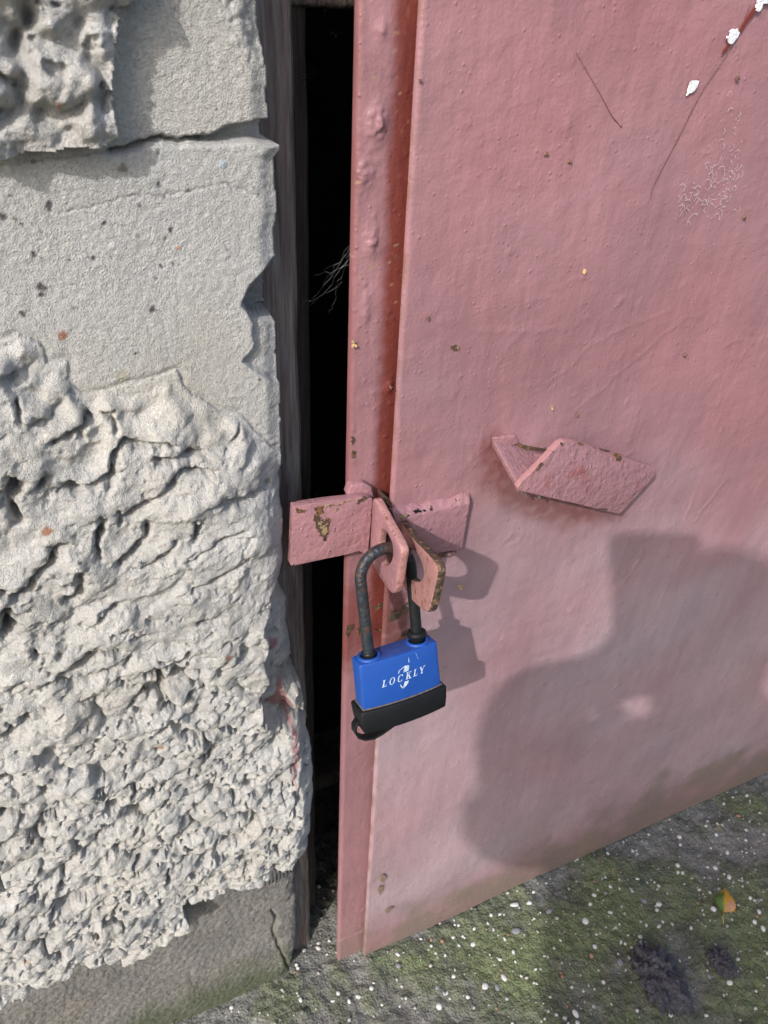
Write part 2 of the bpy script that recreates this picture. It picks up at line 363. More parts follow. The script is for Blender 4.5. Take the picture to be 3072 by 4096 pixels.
crev3 = [([(460, 212), (500, 152), (560, 122)], 2.6, 7), ([(350, 420), (450, 342), (535, 352)], 3.4, 10), ([(220, 502), (320, 452), (395, 402)], 2.8, 8), ([(270, 505), (400, 475), (520, 430)], 2.2, 6),
         ([(930, 192), (1002, 182)], 2.4, 7), ([(790, 415), (850, 400), (890, 350)], 2.6, 7), ([(700, 442), (742, 452), (765, 560), (835, 592)], 3, 9), ([(800, 590), (860, 600)], 4, 10),
         ([(612, 602), (634, 552)], 2.4, 6), ([(820, 702), (900, 732), (992, 772)], 3.2, 10), ([(810, 682), (722, 732)], 2.4, 6), ([(110, 632), (132, 672)], 2.6, 7),
         ([(1340, 1182), (1372, 1132), (1402, 1062)], 1.8, 5), ([(640, 282), (675, 268)], 2.4, 6), ([(560, 250), (600, 232)], 2.2, 6), ([(840, 470), (930, 420)], 2.4, 6),
         ([(0, 280), (40, 220), (30, 150)], 4, 11), ([(0, 940), (60, 900), (100, 880)], 3, 9), ([(20, 760), (60, 730)], 3, 8), ([(0, 1290), (40, 1240)], 4, 10), ([(310, 1920), (340, 1850), (350, 1800)], 3.5, 9),
         ([(50, 1890), (100, 1870)], 3, 8), ([(540, 1600), (560, 1530)], 2.6, 7), ([(890, 1650), (930, 1640)], 3, 8), ([(1150, 1400), (1230, 1330), (1340, 1300)], 2, 4), ([(1240, 1430), (1400, 1340)], 2, 5)]
for pts, w, d in crev3: carve(Hst, tr(cc3, pts), w*.00105, d*.00095)
pits = [(470, 760), (630, 850), (1060, 870), (920, 940), (1030, 950), (1080, 990), (870, 1050), (740, 1090), (945, 1100), (1092, 1100), (222, 1000), (232, 960), (130, 1060),
        (262, 1050), (380, 1110), (602, 1230), (642, 1190), (762, 1180), (842, 1220), (722, 965), (342, 900), (520, 1392), (690, 1680), (482, 1642), (382, 1662), (232, 1770), (700, 900),
        (1110, 820), (1150, 860), (1230, 940), (1180, 700), (440, 980), (500, 930), (150, 870), (330, 1310), (420, 1280), (180, 1390), (640, 1330), (780, 1320), (980, 1200), (1050, 1280), (830, 1360), (120, 1470),
        (290, 1450), (60, 1640), (240, 1620), (480, 1850), (600, 1750), (740, 1560), (660, 520), (950, 480), (1000, 560), (1040, 400), (620, 380), (100, 160), (60, 60), (280, 210), (160, 350), (60, 520)]
for (a, b) in pits:
    t = math.radians(random.uniform(10, 100)); L = random.uniform(5, 16)
    carve(Hst, tr(cc3, [(a-L*math.cos(t), b+L*math.sin(t)), (a+L*math.cos(t), b-L*math.sin(t))]), random.uniform(1.7, 2.8)*.001, random.uniform(5, 8)*.001)
zlo = float(p(300, 2150, -.01)[2]); n = 0
while n < 620:                                       # small random pits, more of them low down
    x = rng.uniform(-.42, -.07); z = rng.uniform(0.0, .56)
    if rng.rand() > .12+.88*float(sstep(.50, .25, z)): continue
    t = math.radians(rng.uniform(-30, 120)); L = rng.uniform(.0004, .0020); n += 1
    carve(Hst, [(x-L*math.cos(t), z-L*math.sin(t)), (x+L*math.cos(t), z+L*math.sin(t))], (.8+1.5*rng.rand()**2)*.001, rng.uniform(1.8, 5.0)*.001, .25, False)
cr_ = near*sstep(-.5, .3, fbm(X, Z, .02, 2, 240))
Hst -= cr_*(.0030*(worley(jx, jz, .0085, 241)-.45)+.0018*(worley(jx, jz, .0042, 242)-.45))       # crumbly lumps beside the crevices
# the stucco rolls round the corner; a set-back piece shows beside it further down
rb = P2([(640, 1215), (600, 1240), (588, 1252), (566, 1284), (555, 1324), (559, 1374), (566, 1411), (561, 1461), (556, 1511), (580, 1545), (612, 1552), (622, 1500), (640, 1490), (760, 1490), (760, 1215)], .004)
rd = sdf(wx, wz, rb)
Hst -= .017*sstep(-.002, .004, rd)
rr = sdf(wx, wz, P2([(612, 1552), (625, 1570), (640, 1640), (640, 1730), (625, 1800), (700, 1830), (760, 1700), (760, 1490), (622, 1490)], .004))
Hst -= .006*sstep(-.003, .005, rr)
Hst -= .020*(1-np.sqrt(np.clip(1-(1-np.clip(edge/.030, 0, 1))**2, 0, 1)))
S = sd > 0; region[S] = 3
bl = np.where(Z > .30, sstep(0, .016, sd+.010*perlin(X/.012, Z/.012, 245)-.002), 1.)
Hst = H*(1-bl)+Hst*bl
H = np.where(S, Hst, H)
H = np.where((sd <= 0) & (sd > -.006) & (region == 1), H-.0012*np.exp(-((sd+.001)/.002)**2), H)
col[S] = (np.array([.53, .523, .503])*(1+.10*fbm(X, Z, .04, 4, 33))[..., None])[S]
# concrete base, set back, mossy towards the ground
bsp = P2([(-300, 2230), (0, 2160), (46, 2153), (128, 2126), (141, 2117), (178, 2090), (242, 2101), (273, 2094), (310, 2071), (365, 2044), (411, 2010), (406, 1973),
          (401, 1962), (437, 1953), (478, 1931), (501, 1921), (570, 1910), (594, 1889), (642, 1871), (760, 1860), (760, 2600), (-300, 2600)], -.004)
Bm = (inpoly(wx, wz, bsp) & ~S) | ((Z < .11) & ~S); region[Bm] = 4
Hb = -.019+.0018*fbm(X, Z, .05, 3, 35)+.0009*fbm(X, Z, .005, 3, 36)
chunk = sdf(wx, wz, P2([(592, 1960), (625, 1945), (660, 1940), (690, 2100), (640, 2110), (605, 2060), (596, 2010)], .019))
Hb += .0035*sstep(0, .004, chunk)-.003*np.exp(-(chunk/.0015)**2)
Hb += .004*(billow(X, Z, .02, 3, 37)-.5)*sstep(.03, 0, edge)-.012*(1-np.sqrt(np.clip(1-(1-np.clip(edge/.016, 0, 1))**2, 0, 1)))
rib = inpoly(wx, wz, P2([(540, 1925), (565, 1905), (592, 1890), (642, 1872), (648, 1890), (600, 1915), (560, 1930)], .010))
Hb += np.where(rib, .005+.0007*np.sin(X*2*np.pi/.0035), 0)
H = np.where(Bm, Hb, H)
mz = sstep(.075, .005, Z+.018*fbm(X, Z, .04, 4, 38))[..., None]
bc = np.array([.23, .22, .205])*(1+.2*fbm(X, Z, .006, 3, 39)+.1*fbm(X, Z, .05, 2, 41))[..., None]
bc = bc*(1-.8*mz)+np.array([.085, .105, .055])*.8*mz
col[Bm] = bc[Bm]
col[rib & Bm] = (.13, .13, .13)
# rough block, standing proud at the upper left
rbk = P2([(-300, -300), (345, -300), (330, 0), (316, 22), (292, 58), (283, 92), (272, 140), (268, 205), (276, 245), (272, 318), (225, 332), (180, 338), (130, 350), (100, 345), (50, 356), (0, 352), (-300, 362)], -.026)
kd = sdf(wx, wz, rbk); R = kd > 0; region[R] = 2
Hr = .008+.005*sstep(0, .010, kd)-.0095*(worley(wx, wz, .030, 80)-.45)-.0048*(worley(wx, wz, .012, 81)-.45)-.0016*(worley(X, Z, .0055, 82)-.45)+.0012*fbm(X, Z, .009, 3, 84)-.004*sstep(.45, .7, fbm(wx, wz, .011, 3, 85))+.0007*fbm(X, Z, .003, 2, 86)
for pts in ([(50, 0), (55, 40), (70, 60)], [(78, 40), (70, 80), (40, 110)], [(60, 110), (75, 160), (60, 175)], [(0, 75), (30, 80), (50, 120)], [(110, 110), (160, 100), (180, 60)], [(95, 250), (150, 300)], [(40, 200), (44, 250), (0, 290)],
            [(150, 260), (200, 240), (240, 250)], [(200, 130), (235, 170), (240, 230)]):
    P_ = P2(pts, -.026); s = g.win(P_, .014); Hr[s] -= .007*np.exp(-(dline(wx[s], wz[s], P_)/.0034)**2)
H = np.where(R, Hr, H); col[R] = (np.array([.49, .484, .468])*(1+.14*fbm(X, Z, .03, 4, 88))[..., None])[R]
# break, cracks and the broken corner
def cut(poly, y, depth, soft=.0012):
    global H
    d = sdf(wx, wz, P2(poly, y)); H = H-depth*sstep(-soft, soft, d); return d > 0
cut([(433, 295), (469, 289), (496, 275), (547, 267), (562, 260), (600, 256), (600, 305), (566, 308), (508, 306), (433, 300)], .004, .013)
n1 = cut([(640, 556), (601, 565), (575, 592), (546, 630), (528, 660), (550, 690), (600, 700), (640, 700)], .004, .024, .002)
H += np.where(n1, .006*(billow(X, Z, .014, 3, 90)-.5), 0); col[n1] *= .62  # recess colour darkened to stand for the shadow of the overhanging slab
cut([(550, 690), (548, 742), (513, 774), (545, 800), (600, 815), (660, 815), (660, 690)], .004, .0045, .001)
for pts, w, d in (([(242, 329), (281, 322), (312, 310), (351, 300), (375, 306), (422, 303), (440, 298)], .0011, .008),
                  ([(129, 460), (200, 446), (289, 420), (359, 422), (410, 412), (484, 394), (512, 406), (578, 430)], .0004, .0009)):
    P_ = P2(pts, .004); s = g.win(P_, .01)
    D = dline(X[s]+.0006*perlin(X[s]/.004, Z[s]/.004, 91), Z[s]+.0009*perlin(X[s]/.004, Z[s]/.004, 92), P_); H[s] -= d*np.exp(-(D/w)**2)
# grit and stains with a colour of their own
def spot(x, z, r, c, k=1., h=0):
    s = g.win([(x, z)], r*2.2); d = np.hypot(X[s]-x, (Z[s]-z)*random.uniform(.7, 1.3))+.5*r*perlin(X[s]/(r*1.2), Z[s]/(r*1.2), 93)
    a = (k*sstep(r, r*.6, d))[..., None]; col[s] = col[s]*(1-a)+np.array(c)*a
    if h: H[s] += h*a[..., 0]
for a, b, r, c in ((875, 845, 1.3, 0), (880, 1025, 1.7, 0), (275, 1140, 2.4, 0), (580, 1235, 1.5, 0), (513, 1430, 1.5, 0), (910, 1090, 1.1, 0), (945, 1275, 1.5, 0), (915, 1320, 1.3, 0), (895, 1475, 1.3, 0),
                   (680, 930, 2.8, 3), (1230, 905, 2.4, 2), (985, 1365, 1.7, 1), (620, 1360, 2.2, 4), (240, 1630, 2.4, 0), (400, 1575, 1.1, 0), (385, 1440, .9, 0), (310, 560, 2., 1), (770, 1135, 1.2, 0), (1035, 1052, 1.6, 3),
                   (20, 1205, 2.2, 0), (190, 1410, 1.8, 0), (1200, 600, 1.1, 3), (960, 1460, .9, 0), (755, 1300, 1.1, 3), (865, 1540, .8, 0), (120, 1240, 1., 0)):
    q = p(a*.3906, b*.3906, .003)
    spot(q[0], q[2], r*.00078, [(.07, .07, .075), (.50, .27, .19), (.42, .53, .62), (.22, .20, .17), (.62, .63, .60)][c], .9, -.0006 if c == 0 else .0005)
for a, b, r, c in ((225, 100, 2.6, 0), (125, 232, 1.6, 0), (335, 345, 2.6, 1), (230, 1255, 3.6, 1), (795, 205, 1.6, 0), (640, 565, 4.5, 3), (1150, 835, 1.8, 3), (30, 965, 2.4, 4), (625, 350, 1.4, 4), (708, 440, 1.1, 0), (390, 1395, 1.4, 0), (1350, 570, 1., 0)):
    q = p(*c2(a, b), -.006); spot(q[0], q[2], r*.001, [(.06, .06, .06), (.36, .17, .10), 0, (.44, .42, .36), (.66, .65, .62)][c], .9)
for a, b, r, c in ((755, 795, 2.6, 1), (1065, 345, 2.6, 1), (690, 525, 2, 2), (420, 1250, 1.4, 1), (1035, 1095, 2., 1), (265, 1455, 1.5, 1), (60, 1060, 2.6, 4), (1245, 250, 2.6, 4), (455, 1615, 2, 4), (795, 1700, 1.6, 4), (125, 1815, 1.7, 1), (1315, 1610, 1.7, 5)):
    q = p(*cc3(a, b), -.010); spot(q[0], q[2], r*.001, [0, (.40, .20, .11), (.12, .09, .07), 0, (.70, .70, .68), (.45, .2, .2)][c], .9)
for _ in range(520):
    x, z = rng.uniform(-.40, -.075), rng.uniform(0.02, .85); r = rng.uniform(.0004, .0011)
    spot(x, z, r, (.09, .085, .08) if rng.rand() < .7 else (.62, .6, .56), .75)
for poly in ([(1240, 340), (1290, 332), (1345, 345), (1350, 385), (1300, 395), (1255, 375)], [(1340, 560), (1360, 570), (1392, 660), (1398, 770), (1378, 800), (1365, 700), (1330, 690), (1295, 660), (1330, 620)],
             [(1368, 790), (1392, 800), (1408, 930), (1405, 1005), (1395, 1000), (1385, 900)], [(1240, 590), (1280, 580), (1265, 610)], [(1255, 650), (1280, 640), (1290, 665), (1265, 672)]):
    d = sdf(wx+.0015*perlin(X/.004, Z/.004, 95), wz, tr(cc3, poly)); a = (.72*sstep(-.0010, .0014, d))[..., None]
    col = col*(1-a)+np.array([.36, .115, .13])*a
warm = sstep(.0, 1., fbm(X, Z, .08, 3, 97))[..., None]
col = col*(1+warm*np.array([.03, .005, -.04]))
yb = -H
yb = np.where(edge < 0, .11, yb)
V = np.stack([np.minimum(X, sx[:, None]+.0006), yb, Z], -1)
cen = lambda a: .25*(a[:-1, :-1]+a[1:, :-1]+a[:-1, 1:]+a[1:, 1:])
keep = edge[:-1, :-1] > 0
wall = empty('rendered_wall', (-.25, 0, 0)); tag(wall, 'crumbling pale grey rendered wall with rough pitted plaster beside the door gap', 'wall')
rc = region[:-1, :-1]
for k, nm, lb in ((0, 'upper_render_slab', 'smooth pale render above the horizontal break'), (1, 'lower_render_slab', 'smooth speckled grey render below the break'),
                  (2, 'rough_stone_block', 'rough lumpy block standing proud of the wall'), (3, 'rough_plaster', 'thick pitted plaster thrown on in folds'),
                  (4, 'concrete_base', 'grey concrete foot of the wall, green with moss')):
    o = grid_mesh(nm, V, len(g.xs), len(g.zs), M_wall, wall, np.clip(col, .01, .9), keep & (rc == k)); o['label'] = lb
# the wall goes on to the left and above, beyond the relief
def coarse(nm, xs, zs, seed):
    gg = Grid(xs, zs); h = .004*fbm(gg.X, gg.Z, .12, 4, seed)+.006*(billow(gg.X, gg.Z, .06, 3, seed+9)-.5)
    return grid_mesh(nm, np.stack([gg.X, .004-h, gg.Z], -1), len(xs), len(zs), M_coarse, wall)
coarse('plain_render', np.arange(-2.2, -.420, .01), np.arange(-.05, 2.42, .01), 200)
coarse('plain_render', np.arange(-.43, -.085, .01), np.arange(.922, 2.42, .01), 220)

# ------------------------------------------------------------------ timber behind the wall corner
def plank(nm, x0, x1, y0, y1, z0, z1, mt, parent, seed, amp=.0012, vertical=True):
    if vertical: xs, zs = np.linspace(x0, x1, 36), np.arange(z0, z1, .006)
    else: xs, zs = np.arange(x0, x1, .006), np.linspace(z0, z1, 24)
    gg = Grid(xs, zs); a, b = (gg.X, gg.Z) if vertical else (gg.Z, gg.X)
    h = amp*fbm(a, b/14, .006, 3, seed)+amp*.8*fbm(a/2, b/6, .03, 2, seed+5)
    E_ = np.minimum(np.minimum(gg.X-x0, x1-gg.X), np.minimum(gg.Z-z0, z1-gg.Z)); h -= .003*(1-sstep(0, .004, E_))
    yy = y0-h; yy[:, 0] = yy[:, -1] = y1; yy[0, :] = yy[-1, :] = y1
    XX = gg.X+ (.0012*perlin(gg.Z/.05, gg.X*0, seed+8) if vertical else 0)
    return grid_mesh(nm, np.stack([XX, yy, gg.Z], -1), len(xs), len(zs), mt, parent)
xw = [float(py(1207, 1000, .040)[0]), float(py(1253, 1000, .075)[0])]
jamb = empty('timber_jamb', (xw[0]-.03, .05, 0)); tag(jamb, 'dark weathered timber post in the gap between wall and door', 'post')
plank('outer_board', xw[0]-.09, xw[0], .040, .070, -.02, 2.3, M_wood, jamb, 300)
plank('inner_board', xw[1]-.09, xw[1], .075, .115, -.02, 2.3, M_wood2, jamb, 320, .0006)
zr = float(py(1250, 40, .085)[2])
rail = empty('timber_rail', (0, .10, zr)); tag(rail, 'rusty brown crossbar at the top of the dark gap', 'crossbar')
plank('bar', -.12, .25, .072, .11, zr, zr+.045, M_wood, rail, 340, .001, False)
zr2 = float(py(1300, 3130, .12)[2])
rail2 = empty('inner_rail', (0, .13, zr2)); tag(rail2, 'faint dark crossbar low down inside the gap', 'crossbar')
plank('bar', -.14, .25, .12, .14, zr2-.012, zr2+.012, M_wood2, rail2, 350, .0005, False)

# ------------------------------------------------------------------ steel: frame strip and door sheet
def sheet(nm, xs, zs, h, y0, th, mt, parent, col):
    gg = Grid(xs, zs); nx, nz = len(xs), len(zs)
    yy = y0-h; Xs = gg.X.copy(); Zs = gg.Z.copy()
    yy = np.pad(yy, 1, mode='edge'); Xs = np.pad(Xs, 1, mode='edge'); Zs = np.pad(Zs, 1, mode='edge')
    yy[0, :] = yy[-1, :] = y0+th; yy[:, 0] = yy[:, -1] = y0+th
    cc = np.pad(col, ((1, 1), (1, 1), (0, 0)), mode='edge')
    o = grid_mesh(nm, np.stack([Xs, yy, Zs], -1), nx+2, nz+2, mt, parent, np.clip(cc, .01, .9))
    return o
def bumps_on(gx, gz, H, n, r0, r1, h0, h1, seed):
    r_ = np.random.RandomState(seed)
    dx = gx[1]-gx[0]
    for _ in range(n):
        x, z = r_.uniform(gx[0], gx[-1]), r_.uniform(max(gz[0], 0), .92); r = r_.uniform(r0, r1); a = r_.uniform(h0, h1)
        i0, i1 = np.searchsorted(gx, [x-r*2, x+r*2]); j0, j1 = np.searchsorted(gz, [z-r*2, z+r*2])
        xx, zz = np.meshgrid(gx[i0:i1], gz[j0:j1]); e = r_.uniform(.6, 1.6); t = r_.uniform(0, 3.14)
        u = (xx-x)*math.cos(t)+(zz-z)*math.sin(t); v = -(xx-x)*math.sin(t)+(zz-z)*math.cos(t)
        H[j0:j1, i0:i1] += a*np.exp(-((u*e)**2+(v/e)**2)/(r*r*.45))
frame = empty('steel_frame_strip', (0, .012, 0)); tag(frame, 'narrow pink-red steel strip left of the door sheet, beside the dark gap', 'door frame')
YS = .009
xs0 = float(py(1395, 1900, YS)[0]); zs0 = float(py(1347, 3850, YS)[2])
xs = np.arange(xs0, .030, .0011); zs = np.concatenate([np.arange(zs0, .95, .0011), np.arange(.955, 1.92, .02)])
gg = Grid(xs, zs)
h = .0004*fbm(gg.X, gg.Z, .03, 3, 400)+.00012*fbm(gg.X*3, gg.Z/3, .01, 2, 402)
bumps_on(xs, zs, h, 500, .0006, .0016, .0002, .0008, 404)
for a, b, r_, hh in ((815, 255, .004, .0016), (812, 275, .005, .0018), (785, 375, .005, .0018), (800, 505, .004, .0014), (800, 535, .0035, .0016), (790, 650, .003, .0008), (788, 680, .003, .001), (840, 835, .002, .002), (822, 65, .003, .001)):
    q = p(a, b, YS); d = np.hypot(gg.X-q[0], (gg.Z-q[2])/1.6); h += hh*np.exp(-(d/r_)**2)*(1+.6*perlin(gg.X/.003, gg.Z/.003, 406))
wv = zs0+float(p(740, 2030, YS)[2]-zs0); h += .0012*np.exp(-((gg.Z-wv-.0003)/.0012)**2)
e_ = np.minimum(gg.X-xs0, gg.Z-zs0); h -= .0016*(1-sstep(0, .0016, e_))
red = sstep(-.0125, -.0040, gg.X+.0012*perlin(gg.Z/.05, gg.X*0, 408)+.001*fbm(gg.X, gg.Z, .01, 2, 409))*sstep(.40, .47, gg.Z)
red = np.maximum(red, .75*sstep(.50, .455, np.abs(gg.Z-.48)*1+.44+.02*fbm(gg.X, gg.Z, .02, 3, 411)))
red = np.maximum(red, .45*np.exp(-((gg.X-xs0)/.0022)**2)*sstep(.3, .5, gg.Z))
cl = PINK*(1-red[..., None])+RED*1.05*red[..., None]
cl *= (1+.10*fbm(gg.X, gg.Z, .05, 3, 412)+.06*fbm(gg.X, gg.Z/8, .006, 2, 413))[..., None]
d_ = sstep(.09, .0, gg.Z+.02*fbm(gg.X, gg.Z, .03, 3, 414))[..., None]*.6; cl = cl*(1-d_)+np.array([.24, .17, .14])*d_
sp = sstep(.55, .62, perlin(gg.X/.0035, gg.Z/.0035, 416))*sstep(.68, .74, gg.Z)*sstep(.86, .80, gg.Z)*sstep(0, .3, perlin(gg.X/.012, gg.Z/.03, 417))
cl = cl*(1-.8*sp[..., None])+np.array([.42, .28, .16])*.8*sp[..., None]
sheet('strip', xs, zs, h, YS, .005, M_paint, frame, cl)

door = empty('steel_door', (.25, 0, 0)); tag(door, 'large faded pink-red painted steel door sheet with hasp and grip', 'door')
xs = np.concatenate([np.arange(0, .70, .0015), np.arange(.705, 1.0, .01)]); zs = np.concatenate([np.arange(0, .90, .0015), np.arange(.905, 1.92, .015)])
gg = Grid(xs, zs)
h = .0016*fbm(gg.X, gg.Z, .16, 3, 420)+.00030*fbm(gg.X, gg.Z, .02, 3, 423)+.00010*fbm(gg.X*2, gg.Z/4, .006, 2, 426)
bumps_on(xs[:467], zs[:600], h, 2600, .0008, .0019, .0001, .0007, 428)
bumps_on(xs[:467], zs[:600], h, 120, .0018, .0042, .0003, .0010, 429)
c6d = lambda a, b: (1300+a*1.0681, b*1.0681); c7 = lambda a, b: (1800+a*.8138, 1600+b*.8138)
def ridge(fn, pts, w, a):
    P_ = [(q[0], q[2]) for q in (py(*fn(*t), 0) for t in pts)]
    x0, x1, z0, z1 = box_of(P_, w*4); i0, i1 = np.searchsorted(xs, [x0, x1]); j0, j1 = np.searchsorted(zs, [z0, z1])
    xx, zz = gg.X[j0:j1, i0:i1], gg.Z[j0:j1, i0:i1]
    d = dline(xx+.002*perlin(xx/.01, zz/.01, 430), zz+.002*perlin(xx/.01, zz/.01, 431), P_); h[j0:j1, i0:i1] += a*np.exp(-(d/w)**2)
for pts in ([(680, 1310), (740, 1250), (700, 1240), (580, 1235)], [(740, 1250), (800, 1245), (860, 1220), (900, 1240)], [(720, 1400), (750, 1450), (850, 1430), (920, 1370), (1000, 1290), (1100, 1240), (1160, 1210), (1300, 1160)],
            [(620, 1130), (650, 1190)], [(765, 1130), (800, 1115), (830, 1125)], [(980, 1180), (1020, 1200), (1000, 1250)], [(1160, 1200), (1180, 1120)], [(930, 1540), (1100, 1400), (1250, 1270), (1360, 1180)], [(1500, 1300), (1560, 1270), (1600, 1290), (1560, 1350), (1510, 1330)],
            [(1430, 1460), (1460, 1420), (1490, 1430), (1480, 1510), (1440, 1530)], [(1100, 1120), (1150, 1150)], [(850, 1090), (980, 1020)], [(440, 1480), (470, 1500), (490, 1460)], [(970, 1020), (1000, 1060)], [(1440, 1190), (1460, 1220)]):
    ridge(c6d, pts, .0012, .00034)
for pts in ([(990, 1100), (1050, 960), (1110, 860), (1150, 770)], [(850, 650), (880, 680), (860, 760)], [(920, 630), (950, 690), (1000, 660)], [(950, 690), (955, 760), (900, 850), (830, 940)], [(1030, 1320), (1050, 1210)], [(1120, 1280), (1125, 1220)],
            [(1160, 580), (1210, 460)], [(1200, 600), (1290, 480), (1360, 390)], [(270, 700), (310, 650), (360, 650), (330, 690), (290, 715)], [(360, 1710), (358, 1690)], [(840, 290), (900, 250)], [(400, 1800), (480, 1810)]):
    ridge(c7, pts, .0013, .00055)
e_ = np.minimum(gg.X, gg.Z); h -= .0014*(1-sstep(0, .0014, e_))
du = (sstep(.62, .34, gg.Z+.10*fbm(gg.X, gg.Z, .15, 3, 438))*sstep(.0, .12, gg.Z))[..., None]  # sheet turns paler and greyer towards its lower middle
cl = PINK*(1-du)+PALE_PINK*du
cl *= (1+.10*fbm(gg.X, gg.Z, .10, 4, 440)+.05*fbm(gg.X, gg.Z/7, .009, 3, 442)+.03*fbm(gg.X, gg.Z/5, .03, 2, 443))[..., None]
cl = cl*(1+(fbm(gg.X, gg.Z, .16, 3, 444)*.08)[..., None]*np.array([-.3, 1., 1.]))
ur = P2([(1052, 955), (1060, 945), (1085, 985), (1125, 1060), (1240, 1075), (1345, 1112), (1240, 1128), (1170, 1118), (1090, 1085), (1056, 1040)], 0)   # paint the weather has not bleached
wX = gg.X+.004*fbm(gg.X, gg.Z, .012, 3, 446); wZ = gg.Z+.004*fbm(gg.X, gg.Z, .012, 3, 447)
a_ = sstep(-.014, .008, sdf(wX, wZ, ur))*.70
a_ = np.maximum(a_, .8*sstep(-.004, .006, sdf(wX, wZ, P2([(800, 1420), (822, 1290), (845, 1100), (870, 1120), (880, 1300), (886, 1380), (870, 1420)], 0))))
a_ = a_*(1-.30*sstep(.1, .5, perlin(gg.X/.007, gg.Z/.007, 448)))
cl = cl*(1-a_[..., None])+RED*.95*a_[..., None]
dz = sstep(.085, 0, gg.Z+.05*fbm(gg.X, gg.Z, .05, 4, 450)-.03*sstep(.1, .4, gg.X))[..., None]*.75
cl = cl*(1-dz)+np.array([.20, .165, .125])*dz
sp = sstep(.42, .6, (perlin(gg.X/.0042, gg.Z/.0042, 452)*.7+.4*perlin(gg.X/.009, gg.Z/.009, 453)))*sstep(.02, .4, fbm(gg.X, gg.Z, .06, 3, 454))*sstep(.32, .1, gg.Z); sp = sp[..., None]*.38
cl = cl*(1-sp)+np.array([.15, .10, .08])*sp
df = sstep(.30, .05, gg.Z)[..., None]*.22*sstep(-.2, .6, fbm(gg.X/1.0, gg.Z, .09, 4, 456))[..., None]; cl = cl*(1-df)+np.array([.20, .15, .13])*df
ds = sstep(.62, .8, perlin(gg.X/.0045, gg.Z/.0045, 457))[..., None]*.35; cl = cl*(1-ds)+np.array([.24, .10, .09])*ds
ed = np.exp(-(gg.X/.0012)**2)[..., None]*.6*sstep(-.2, .4, perlin(gg.Z/.02, gg.X*0, 458))[..., None]; cl = cl*(1-ed)+np.array([.20, .11, .06])*ed
sheet('door_sheet', xs, zs, h, 0.0, .003, M_paint, door, cl)

# --- small traced marks that lie on the steel: thin pieces with an outline of their own
def chip(nm, pts, fn, y, mt, parent, th=.0003, jitter=.0004):
    P_ = [py(*fn(*t), y) for t in pts]; Q = []
    for i in range(len(P_)):
        a, b = P_[i], P_[(i+1) % len(P_)]
        for t in (0, .33, .66):
            Q.append(a+(b-a)*t+np.array([random.gauss(0, jitter), 0, random.gauss(0, jitter)]))
    bm = bmesh.new(); f = [bm.verts.new((q[0], y-th, q[2])) for q in Q]; b_ = [bm.verts.new((q[0], y+.0004, q[2])) for q in Q]
    bm.faces.new(f)
    for i in range(len(Q)):
        j = (i+1) % len(Q); bm.faces.new((f[i], b_[i], b_[j], f[j]))
    return from_bm(nm, bm, mt, parent)
def band(nm, pts, fn, y, w, mt, parent, th=.00025):
    P_ = [py(*fn(*t), y) for t in pts]; bm = bmesh.new(); prev = None
    for i, q in enumerate(P_):
        a = P_[max(i-1, 0)]; b = P_[min(i+1, len(P_)-1)]; t = (b-a)/np.linalg.norm(b-a); n = np.array([-t[2], 0, t[0]])
        ww = w[i] if hasattr(w, '__len__') else w
        pr_ = [bm.verts.new((q[0]+n[0]*s*ww/2, y-th*(1 if s == 0 else .2), q[2]+n[2]*s*ww/2)) for s in (-1, 0, 1)]
        if prev:
            for k in (0, 1): bm.faces.new((prev[k], prev[k+1], pr_[k+1], pr_[k]))
        prev = pr_
    return from_bm(nm, bm, mt, parent)
cz = lambda a, b: (2450+a*.4068, b*.4068)            # the top right enlargement
YD = -.0010
for pts in ([(1160, 295), (1215, 290), (1243, 315), (1225, 370), (1165, 432), (1140, 420), (1125, 375), (1150, 345)], [(765, 795), (840, 790), (838, 830), (800, 900), (728, 937), (745, 870)],
            [(1420, 20), (1450, -30), (1600, -40), (1600, 30), (1480, 45), (1450, 100), (1425, 122), (1405, 60)]):
    chip('white_paper_scrap', pts, cz, YD-.0004, M_chip, door, .0005, .0003)
chip('scrape', [(1073, 535), (1100, 480), (1140, 435), (1160, 430), (1120, 490), (1080, 530)], cz, YD, M_scr, door, .0002, .00012)
chip('scrape', [(1243, 310), (1290, 220), (1400, 60), (1412, 110), (1330, 220), (1250, 320)], cz, YD, M_scr, door, .0002, .00015)
chip('scrape', [(825, 790), (845, 778), (853, 790), (840, 815)], cz, YD, M_scr, door, .0002, .0001)
band('long_scratch', [(1368, 0), (1330, 100), (1285, 205), (1185, 420), (1100, 570), (1000, 720), (890, 880), (780, 1090), (690, 1280), (600, 1450), (500, 1640), (420, 1800), (385, 1880), (370, 1960)], cz, YD, [.0004]*3+[.00055]*8+[.0005, .0004, .0003], M_hair, door)
band('long_scratch', [(940, 195), (980, 265), (1030, 350), (1075, 435), (1112, 478)], c6d, YD, [.0002, .00025, .0003, .0004, .0003], mat('faint_scratch', (.22, .095, .10), .6), door)
rr_ = random.Random(3)
bm = bmesh.new()                                     # white crackle where the top coat has split
